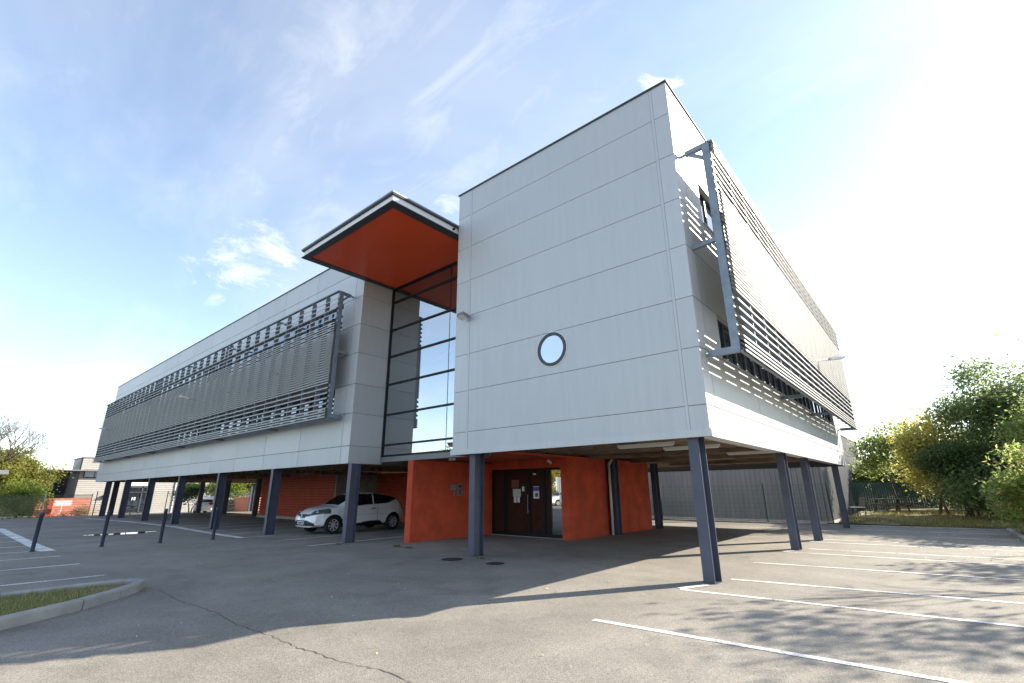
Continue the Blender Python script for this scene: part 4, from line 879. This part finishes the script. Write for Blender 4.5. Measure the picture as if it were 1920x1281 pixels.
def far_warehouse():
    t = thing('white_warehouse', 'white warehouse with horizontal cladding seen through the left columns', 'warehouse', (-62, 0.9, -0.55))
    mb = MB(); H = 5.5; z = 0.0
    while z < H:                                     # horizontal profile
        mb.prism([(0, 0), (0.05, 0.02), (0.05, 0.17), (0, 0.20)], (0, 0, z), (1, 0, 0), (0, 0, 1), (0, 1, 0), 22); z += 0.20
    mb.box(-5, 0, 0.02, 22, 0, H)
    obj('wall', mb, M['corr2'], t)
    mb = MB(); mb.prism([(-5, 0), (-0.06, 0), (-0.06, H), (-5, H - 1.6)], (0, 0, 0), (1, 0, 0), (0, 0, 1), (0, -1, 0), 0.12); obj('side_wall', mb, M['grey'], t)
    mb = MB(); mb.box(-5.1, 0.10, -0.05, 22, H, H + 0.1); obj('roof', mb, M['grey'], t)
    mb = MB(); mb.box(0.0, 0.12, 0.3, 3.4, 3.55, 4.35); w = obj('window', mb, M['frame'], t)
    mb = MB(); mb.box(0.12, 0.13, 0.38, 1.1, 3.63, 4.27); mb.box(0.12, 0.13, 1.18, 2.2, 3.63, 4.27); mb.box(0.12, 0.13, 2.28, 3.3, 3.63, 4.27); obj('pane', mb, M['round'], w)
    mb = MB(); mb.box(-3, 0.9, -2.4, 3.2, 4.20, 4.30); obj('flat_canopy', mb, M['grey'], t)
    # glazed entrance with a pale panel over it
    d = MB(); y0 = 4.0
    for a, b in ((0, 0.12), (1.35, 1.47), (2.1, 2.2)): d.box(0.05, 0.16, y0 + a, y0 + b, 0, 2.75)
    d.box(0.05, 0.16, y0 + .12, y0 + 2.1, 2.6, 2.75); d.box(0.05, 0.16, y0 + .12, y0 + 2.1, 2.1, 2.2); d.box(0.05, 0.16, y0 + .12, y0 + 2.1, 0, .12)
    dd = obj('door', d, M['slate'], t)
    mb = MB(); mb.box(0.08, 0.10, y0 + .12, y0 + 2.1, .12, 2.6); obj('pane', mb, M['glass'], dd)
    mb = MB(); mb.box(0.165, 0.17, y0 + .62, y0 + 0.95, 1.35, 1.65); obj('notice', mb, M['paper'], dd)
    mb = MB(); mb.box(0.05, 0.11, y0 + 0.1, y0 + 1.9, 2.8, 3.9); obj('panel', mb, M['white'], t)
    mb = MB(); mb.box(0.05, 0.3, 2.2, 2.5, 1.6, 1.9); mb.tube((0.2, 2.35, 1.75), (0.45, 2.35, 1.85), 0.08); obj('wall_light', mb, M['dark'], t)
    for y in (8.4,):
        mb = MB(); mb.tube((0.12, y, 0), (0.12, y, H), 0.05); obj('downpipe', mb, M['white'], t)
far_warehouse()
def dark_building():
    t = thing('dark_building', 'dark slate building with a flat roof left of the white warehouse', 'building', (-66.8, -2.6, -0.6))
    mb = MB(); mb.box(-9, 0, 0, 3.45, 0, 4.3); obj('wall', mb, M['slate'], t)
    mb = MB(); mb.box(-9.3, 0.5, -0.5, 3.5, 4.3, 4.42); obj('roof', mb, M['grey'], t)
    mb = MB(); mb.box(0.0, 0.05, 1.2, 2.4, 2.7, 3.7); w = obj('window', mb, M['frame'], t)
    mb = MB(); mb.box(0.05, 0.06, 1.3, 2.3, 2.8, 3.6); obj('pane', mb, M['glass'], w)
dark_building()
def left_house():
    t = thing('white_building', 'white rendered building cut by the left picture edge', 'building', (-57, -10.9, -0.5))
    mb = MB(); mb.box(-8, 0, 0, 5.6, 0, 3.6); obj('wall', mb, M['white'], t)
    mb = MB(); mb.box(-8.3, 0.7, -0.5, 6.4, 3.6, 3.95); obj('roof', mb, M['grey'], t)
    mb = MB(); mb.box(-8, -1.5, 0, 4.9, 3.95, 5.9); obj('upper_wall', mb, M['corr2'], t)
    mb = MB(); mb.box(0, 0.05, 3.2, 4.4, 0.9, 2.3); w = obj('window', mb, M['frame'], t); mb = MB(); mb.box(0.05, 0.06, 3.3, 4.3, 1.0, 2.2); obj('pane', mb, M['glass'], w)
left_house()
# low orange walls
def low_wall(label, x0, y0, y1, z0, h, m):
    t = thing('low_wall', label, 'wall', (x0, y0, z0))
    mb = MB(); mb.box(-0.2, 0, 0, y1 - y0, 0, h); obj('wall', mb, m, t)
    mb = MB(); mb.box(-0.23, 0.03, -0.02, y1 - y0 + .02, h, h + 0.05); obj('coping', mb, m, t)
    return t
ow = low_wall('low orange wall beyond the fence at far left', -60, -1.9, 2.0, -0.70, 1.75, M['orange'])
mb = MB(); mb.box(0, 0.12, 0.80, 1.15, 0, 1.7); obj('pier', mb, mat('dark_red_pier', (0.42, 0.05, 0.04), 0.8), ow)
def tsign():
    t = thing('sign_board', 'pale blank board on a post before the low orange wall', 'sign', (-59.2, -0.2, -0.7))
    mb = MB(); mb.bar((0, 0, 0), (0, 0, 1.35), 0.07, 0.07, up=(1, 0, 0)); obj('post', mb, M['white'], t)
    mb = MB(); mb.box(0.03, 0.06, -0.6, 0.65, 1.15, 1.6); obj('board', mb, M['white'], t)
tsign()
tree('shrub', 'whitish dry bush before the right end of the low orange wall', 'shrub', (-58.8, 1.35, -0.7), 1.4, [(0, 0, .7, .4, .5, .5), (0, .5, .5, .4, .5, .4)], 900, 0.06, leaf_mat('pale_dry_leaf', (0.30, 0.16, 0.08), (0.45, 0.38, 0.28)), 70, 0.03, 0.2, stems=4, depth=1)
def skip_():
    t = thing('waste_skip', 'orange waste skip seen past the columns of the left wing', 'skip', (-49.5, 12.0, -0.35), R(35))
    mb = MB(); mb.prism([(-0.9, 0), (0.9, 0), (1.15, 1.35), (-1.15, 1.35)], (0, 0, 0), (1, 0, 0), (0, 0, 1), (0, 1, 0), 1.5); obj('body', mb, M['orange'], t)
    mb = MB(); mb.box(-1.2, 1.2, -0.05, 0.0, 1.27, 1.37); mb.box(-1.2, 1.2, 1.5, 1.55, 1.27, 1.37); obj('rim', mb, M['orange'], t)
skip_()
def stone_wall():
    t = thing('stone_wall', 'pale rubble wall seen through the columns of the left wing', 'wall', (-54.5, 11.5, -0.4))
    random.seed(2); mb = MB(); z = 0
    for row in range(5):
        y = -0.4 * random.random()
        while y < 7.5:
            w = random.uniform(.25, .6); o = random.uniform(0, .06); mb.prism([(-0.4, z), (o, z + .01), (o + .02, z + .2), (-0.4, z + .23)], (0, y, 0), (1, 0, 0), (0, 0, 1), (0, 1, 0), w - .02); y += w
        z += 0.235
    obj('wall', mb, M['stone'], t, bevel=0.02)
stone_wall()
# street lamps
def street_lamp(label, x, y, h, ang):
    t = thing('street_lamp', label, 'street lamp', (x, y, gz(x, y)), ang)
    mb = MB(); mb.tube((0, 0, 0), (0, 0, h), 0.09, 0.05, 12); mb.tube((0, 0, h), (0.9, 0, h + 0.25), 0.04, 0.035); obj('pole', mb, M['grey'], t, smooth=True)
    mb = MB(); mb.prism([(-0.14, 0), (0.14, 0), (0.10, 0.10), (-0.10, 0.10)], (0.85, 0, h + 0.2), (0, 1, 0), (0, 0, 1), (1, 0, 0.15), 0.65); obj('lamp_head', mb, M['slate'], t)
street_lamp('grey street lamp among bare branches at far left', -58, -6.6, 6.6, R(90))
# picnic table and bench under the trees
def picnic(label, x, y, rz):
    t = thing('picnic_table', label, 'picnic table', (x, y, 0.12), rz)
    mb = MB()
    for k in range(5): mb.box(-0.9, 0.9, -0.36 + k * .148, -0.36 + k * .148 + .13, 0.70, 0.74)
    obj('table_top', mb, M['wood'], t)
    for s in (-1, 1):
        mb = MB(); mb.box(-0.9, 0.9, s * .68 - .13, s * .68 + .13, 0.42, 0.46); obj('seat', mb, M['wood'], t)
        mb = MB(); mb.bar((s * .6, -.25, .70), (s * .6, -.55, 0), .05, .09); mb.bar((s * .6, .25, .70), (s * .6, .55, 0), .05, .09); mb.bar((s * .6, -.75, .40), (s * .6, .75, .40), .04, .09); obj('leg_frame', mb, M['wood'], t)
picnic('weathered picnic table under the thin tree by the warehouse', 0.55, 27.5, R(38))
def chair():
    t = thing('garden_chair', 'wooden garden chair beside the warehouse corner', 'chair', (-0.75, 24.5, 0.05), R(-50))
    mb = MB(); mb.box(-.25, .25, -.25, .25, .40, .44); obj('seat', mb, M['lightgrey'], t)
    mb = MB(); mb.prism([(-.25, 0), (.25, 0), (.25, .04), (-.25, .04)], (0, .24, .44), (1, 0, 0), (0, 1, .2), (0, .25, .97), .5); obj('backrest', mb, M['wood'], t)
    for a in (-1, 1):
        for b in (-1, 1): mb = MB(); mb.bar((a * .22, b * .22, 0), (a * .22, b * .22, .40), .04, .04, up=(1, 0, 0)); obj('leg', mb, M['wood'], t)
chair()
# the street sign seen in the door glass
def ref_sign():
    t = thing('sign_board', 'pale blank board on a tall post across the street, seen in the door glass', 'sign', (-25.6, -21.95, -0.05), R(72))
    mb = MB(); mb.tube((0, 0, 0), (0, 0, 2.75), 0.04); obj('post', mb, M['galv'], t)
    mb = MB(); mb.box(-0.80, 0.80, 0.045, 0.08, 1.45, 2.75); obj('board', mb, M['white'], t)
ref_sign()

# ------------------------------------------------------------------ cars
def lerpt(tab, x):
    if x <= tab[0][0]: return tab[0][1]
    for (a, b), (c, d) in zip(tab[:-1], tab[1:]):
        if x <= c: return b + (d - b) * (x - a) / (c - a)
    return tab[-1][1]
def catmull(pts, n):
    out = []; m = len(pts)
    for i in range(m - 1):
        p0 = pts[max(i - 1, 0)]; p1 = pts[i]; p2 = pts[i + 1]; p3 = pts[min(i + 2, m - 1)]
        for k in range(n):
            t = k / n; out.append(tuple(0.5 * ((2 * p1[j]) + (-p0[j] + p2[j]) * t + (2 * p0[j] - 5 * p1[j] + 4 * p2[j] - p3[j]) * t * t + (-p0[j] + 3 * p1[j] - 3 * p2[j] + p3[j]) * t ** 3) for j in (0, 1)))
    out.append(tuple(pts[-1])); return out
TOPC = [(0.06, 0.22), (0.0, 0.34), (0.0, 0.50), (0.035, 0.62), (0.13, 0.74), (0.36, 0.86), (0.72, 0.945), (1.02, 0.995), (1.34, 1.17), (1.70, 1.355), (2.05, 1.435), (2.5, 1.45), (2.95, 1.408), (3.32, 1.335), (3.60, 1.235), (3.78, 1.07), (3.91, 0.92), (4.01, 0.79), (4.05, 0.62), (4.05, 0.40), (3.98, 0.26)]
AX, RWH = (0.79, 3.38), 0.305
def car(name, label, loc, rz, paint, scale=1.0, detail=True, plate=True, group=None, fine=18):
    t = thing(name, label, 'car', loc, rz, group); t.scale = (scale,) * 3
    bot = [(3.98 + (0.06 - 3.98) * i / 70, 0.22 - 0.02 * math.sin(math.pi * i / 70)) for i in range(1, 70)]
    TOP = catmull(TOPC, fine); loop = TOP + bot; n = len(loop)
    ts = [0, .004, .012, .025, .045] + [.07 + .93 * (i / (fine * 2.4)) for i in range(int(fine * 2.4) + 1)]
    segs = [(loop[i], loop[(i + 1) % n]) for i in range(n)]
    def dist(x, z):
        best = 9
        for (a, b) in segs:
            ex, ez = b[0] - a[0], b[1] - a[1]; l2 = ex * ex + ez * ez + 1e-12; u = max(0, min(1, ((x - a[0]) * ex + (z - a[1]) * ez) / l2)); d = math.hypot(x - a[0] - ex * u, z - a[1] - ez * u)
            if d < best: best = d
        return best
    def hw(x, z):
        w = lerpt([(0, .60), (0.15, .74), (0.4, .82), (0.9, .862), (2, .866), (3.2, .866), (3.7, .83), (3.95, .76), (4.06, .68)], x)
        belt = 0.90 + 0.045 * (x - 1)
        w -= 0.30 * max(0, z - belt) ** 1.15 * (1.35 if z > belt else 1)
        w -= 0.10 * max(0, 0.45 - z) ** 1.3
        w -= 0.016 * math.exp(-((z - 0.62) / 0.10) ** 2) * sstep(1.0, 1.4, x) * (1 - sstep(2.9, 3.2, x))
        for ax in AX: w += 0.022 * math.exp(-(math.hypot(x - ax, z - RWH) - 0.37) ** 2 / 0.006)
        return w
    def width(x, z, d):
        r = 0.17; q = max(0, 1 - d / r); return hw(x, z) * (max(0, 1 - q ** 3.2)) ** (1 / 2.6)
    V = []; info = []
    for k, tt in enumerate(ts):
        for (x, z) in loop:
            cx = min(max(x, 0.75), 3.3); cz = 0.62 if 0.75 < x < 3.3 else 0.55
            px, pz = x + (cx - x) * tt, z + (cz - z) * tt; V.append((px, pz, 0.0 if k == 0 else width(px, pz, dist(px, pz))))
    groups = {}
    def add(g, quad):
        groups.setdefault(g, []).append(quad)
    def region(x, z, y, oi):
        ay = abs(y)
        for ax in AX:
            if math.hypot(x - ax, z - RWH) < 0.365 and z < 0.7: return None
        # glass
        ztop = 1.405 - 0.045 * abs(x - 2.35) ** 2
        if ay > 0.40 and 1.42 < x < 3.52:
            zl = 0.935 + 0.052 * (x - 1.4) + (0.30 * max(0, x - 3.05) ** 1.2)
            zh = min(1.375 - 0.13 * max(0, x - 2.55) ** 1.4, 0.97 + 0.60 * (x - 1.22))
            if zl < z < zh and abs(x - 2.42) > 0.022 and z < 1.38: return 'side_window'
        if 1.06 < x < 1.72 and z > 0.98 and ay < 0.665 - 0.10 * (x - 1.0) and oi < 5: return 'windscreen'
        if 3.58 < x < 3.83 and z > 0.98 and ay < 0.56 and oi < 5: return 'rear_window'
        if not detail: return 'body'
        # front end
        if x < 0.75 and z > 0.6:
            zc = 0.665 + 0.20 * (ay - 0.33); lo, hi = (0.03, 0.115 * sstep(0.36, 0.5, ay) + 0.02)
            if 0.36 < ay and zc - lo - .03 < z < zc + hi and x < 0.66: return 'headlight'
        if x < 0.5 and ay < 0.47 and abs(z - (0.675 - 0.055 * (1 - ay / .47))) < 0.034 + 0.075 * max(0, 1 - ay / .17): return 'grille'
        if x < 0.5 and ay < 0.70 and 0.30 < z < 0.485 - 0.10 * max(0, (ay - .35) / .35): return 'lower_grille'
        if 1.2 < x < 2.95 and z < 0.27 + 0.12 * sstep(1.2, 2.4, x) * (1 - sstep(2.72, 2.95, x)) and ay > .5: return 'sill_trim'
        if z < 0.245: return 'lower_trim'
        if 3.84 < x and 0.78 < z < 0.98 and ay > 0.42: return 'tail_light'
        return 'body'
    for k in range(len(ts) - 1):
        for i in range(n):
            j = (i + 1) % n; q = [V[k * n + i], V[k * n + j], V[(k + 1) * n + j], V[(k + 1) * n + i]]
            c = [sum(a[m] for a in q) / 4 for m in range(3)]
            for s in (1, -1):
                g = region(c[0], c[1], c[2] * s, k)
                if g is None: continue
                key = g if g in ('body', 'windscreen', 'rear_window', 'grille', 'lower_grille', 'lower_trim', 'door_gap') else g + ('+' if s > 0 else '-')
                pts = [(a[0], a[2] * s, a[1]) for a in q]; add(key, pts if s > 0 else pts[::-1])
    mm = dict(body=paint, windscreen=M['carglass'], rear_window=M['carglass'], side_window=M['carglass'], grille=M['black'], lower_grille=M['black'], lower_trim=M['black'], headlight=M['headlamp'], sill_trim=M['black'], tail_light=M['tail'], door_handle=M['black'], door_gap=M['black'])
    bo = None
    for g in sorted(groups, key=lambda s: s != 'body'):
        mb = MB()
        for q in groups[g]: mb.quad(*q)
        o = fixn(obj(g.rstrip('+-'), mb, mm[g.rstrip('+-')], t, smooth=True))
    # dark underbody and wheel wells
    mb = MB(); mb.box(0.35, 3.75, -0.62, 0.62, 0.21, 0.62); mb.box(0.42, 1.16, -0.74, 0.74, 0.3, 0.72); mb.box(3.01, 3.75, -0.74, 0.74, 0.3, 0.72); obj('underbody', mb, M['black'], t)
    for ax in AX:
        for s in (-1, 1):
            mb = MB(); w = 0.19; c = (ax, s * 0.755, RWH)
            mb.lathe(c, (0, s, 0), [(0.20, -w / 2), (RWH - .02, -w / 2), (RWH, -w / 2 + .03), (RWH, w / 2 - .03), (RWH - .02, w / 2), (0.205, w / 2), (0.20, w / 2 - .02)], 32); wh = obj('wheel', mb, M['rubber'], t, smooth=True); fixn(wh)
            mb = MB(); mb.lathe(c, (0, s, 0), [(0.205, w / 2 - .005), (0.19, w / 2 - .004), (0.185, w / 2 - .04)], 32); mb.lathe(c, (0, s, 0), [(0.0, w / 2 - .012), (0.05, w / 2 - .012), (0.055, w / 2 - .04)], 16)
            for k in range(8):
                a = 2 * math.pi * k / 8 + .2; ca, sa = math.cos(a), math.sin(a)
                p = Vector((ax + ca * .04, s * (0.755 + w / 2 - .025), RWH + sa * .04)); q = Vector((ax + ca * .19, s * (0.755 + w / 2 - .02), RWH + sa * .19)); mb.bar(p, q, 0.045, 0.018, up=(0, s, 0))
            obj('rim', mb, M['rim'], wh)
            mb = MB(); mb.lathe(c, (0, s, 0), [(0.0, w / 2 - .06), (0.198, w / 2 - .06)], 24); obj('brake_disc', mb, M['black'], wh)
    if detail:
        for s in (-1, 1):
            for xg in (1.36, 2.63):
                mb = MB(); zs = [0.30 + 0.62 * i / 12 for i in range(13)]
                for z0, z1 in zip(zs[:-1], zs[1:]): mb.quad((xg - .006, s * (hw(xg, z0) + .003), z0), (xg + .006, s * (hw(xg, z0) + .003), z0), (xg + .006, s * (hw(xg, z1) + .003), z1), (xg - .006, s * (hw(xg, z1) + .003), z1))
                obj('door_gap', mb, M['black'], t)
            mb = MB(); mb.bar((2.33, s * (hw(2.33, .84) + .012), .835), (2.53, s * (hw(2.53, .84) + .012), .845), .035, .03); obj('door_handle', mb, M['black'], t)
            mb = MB(); mb.prism([(-.06, -.06), (.05, -.07), (.07, .03), (-.02, .06)], (1.43, s * 0.84, 0.985), (1, 0, 0), (0, 0, 1), (0, s, 0), 0.15); obj('wing_mirror', mb, paint, t, bevel=0.015)
            mb = MB(); mb.lathe((0.26, s * 0.62, 0.735), (-0.75, s * 0.66, 0.1), [(0.0, .035), (0.045, .03), (0.06, -.05)], 14); mb.lathe((0.42, s * 0.705, 0.775), (-0.6, s * 0.8, 0.1), [(0.0, .03), (0.03, .025), (0.04, -.05)], 14); fixn(obj('headlight_reflector', mb, M['badge'], t))
            mb = MB(); mb.lathe((0.10, s * 0.50, 0.40), (-1, s * .5, 0), [(0.0, .02), (0.035, .02), (0.045, -.05)], 12); fixn(obj('fog_lamp', mb, M['badge'], t))
        # diamond badge on the nose, as on the photographed car
        mb = MB(); c = Vector((-0.015, 0, 0.625)); a = [(0, .085), (.052, 0), (0, -.085), (-.052, 0)]; b = [(0, .052), (.026, 0), (0, -.052), (-.026, 0)]
        for k in range(4):
            p = [(c.x, a[k][0], c.z + a[k][1]), (c.x, a[(k + 1) % 4][0], c.z + a[(k + 1) % 4][1])]; q = [(c.x - .018, b[(k + 1) % 4][0] * 1.2, c.z + b[(k + 1) % 4][1] * 1.2), (c.x - .018, b[k][0] * 1.2, c.z + b[k][1] * 1.2)]
            mb.quad(p[0], p[1], q[0], q[1]); mb.quad(q[1], q[0], (c.x, b[(k + 1) % 4][0], c.z + b[(k + 1) % 4][1]), (c.x, b[k][0], c.z + b[k][1]))
        fixn(obj('badge', mb, M['badge'], t))
        mb = MB(); mb.box(-0.035, -0.02, -0.26, 0.26, 0.345, 0.455); pl = obj('number_plate', mb, M['paper'], t)
        mb = MB()
        for (y0, y1) in ((-.17, -.13), (-.115, -.075), (-.05, -.02), (-.01, .02), (.03, .06), (.085, .125), (.14, .18)): mb.box(-0.0375, -0.0352, y0, y1, 0.37, 0.43)
        obj('plate_characters', mb, M['black'], pl)
        mb = MB(); mb.box(-0.0375, -0.0352, 0.225, 0.259, 0.346, 0.454); mb.box(-0.0375, -0.0352, -0.259, -0.225, 0.346, 0.454); obj('plate_band', mb, M['blue'], pl)
    return t
# local x runs from nose to tail
car('parked_car', 'white hatchback parked nose out beneath the long wing', (-15.78, 0.86, -0.03), R(90), M['carwhite'], 1.04)
car('parked_car', 'white car seen from behind, parked beyond the columns at left', (-51.3, 10.2, -0.33), R(-35), M['carwhite'], 1.0, detail=True, fine=8)
car('parked_car', 'white car parked along the street, seen in the door glass', (-28.0, -23.0, -0.1), R(-75), M['carwhite'], 1.0, detail=False, fine=8)
# dark boundary behind the trees at right
def board_fence():
    t = thing('board_fence', 'dark green boarded fence behind the trees at right', 'fence', (-2.2, 37.0, 0.0))
    for k in range(7):
        mb = MB(); mb.bar((k * 2.4, 0, -.3), (k * 2.4, 0, 1.95), 0.1, 0.1, up=(1, 0, 0)); obj('post', mb, M['green'], t)
    for k in range(6):
        mb = MB()
        for i in range(16): mb.box(k * 2.4 + .06 + i * .143, k * 2.4 + .06 + i * .143 + .135, -.06, -.035, -0.2, 1.85)
        mb.box(k * 2.4 + .05, k * 2.4 + 2.35, -.034, 0.0, 0.3, 0.4); mb.box(k * 2.4 + .05, k * 2.4 + 2.35, -.034, 0.0, 1.4, 1.5); obj('board_panel', mb, M['green'], t)
board_fence()
for i, (x, y) in enumerate(((4.8, 32.0), (7.6, 29.5), (10.2, 25.5), (9.2, 21.0))):
    tree('hedge', ('dark hedge bush behind the yellow tree trunks', 'dark hedge bush behind the tall dark tree', 'dark hedge bush right of the tall dark tree', 'dark hedge bush at the right edge behind the mid green tree')[i], 'hedge', (x, y, 0.05), 2.4, [(0, 0, 1.2, 1.6, 1.0, 1.2), (1.2, 0, 1.0, 1.1, .9, 1.0), (-1.3, 0, 1.0, 1.2, .9, 1.0)], 4500, 0.08, LM['dark'], 120 + i, 0.06, 0.2, stems=4, depth=1)
tree('hedge', 'clipped olive green hedge behind the mesh fence at far left', 'hedge', (-47.6, -9.5, -0.3), 1.7, [(0, y, 0.85, 0.55, 0.9, 0.75) for y in (-6, -4.6, -3.2, -1.8, -0.4, 1.0, 2.4, 3.8, 5.2, 6.3)], 9000, 0.06, LM['olive'], 140, 0.05, 0.15, stems=6, depth=1, spread=0.2)
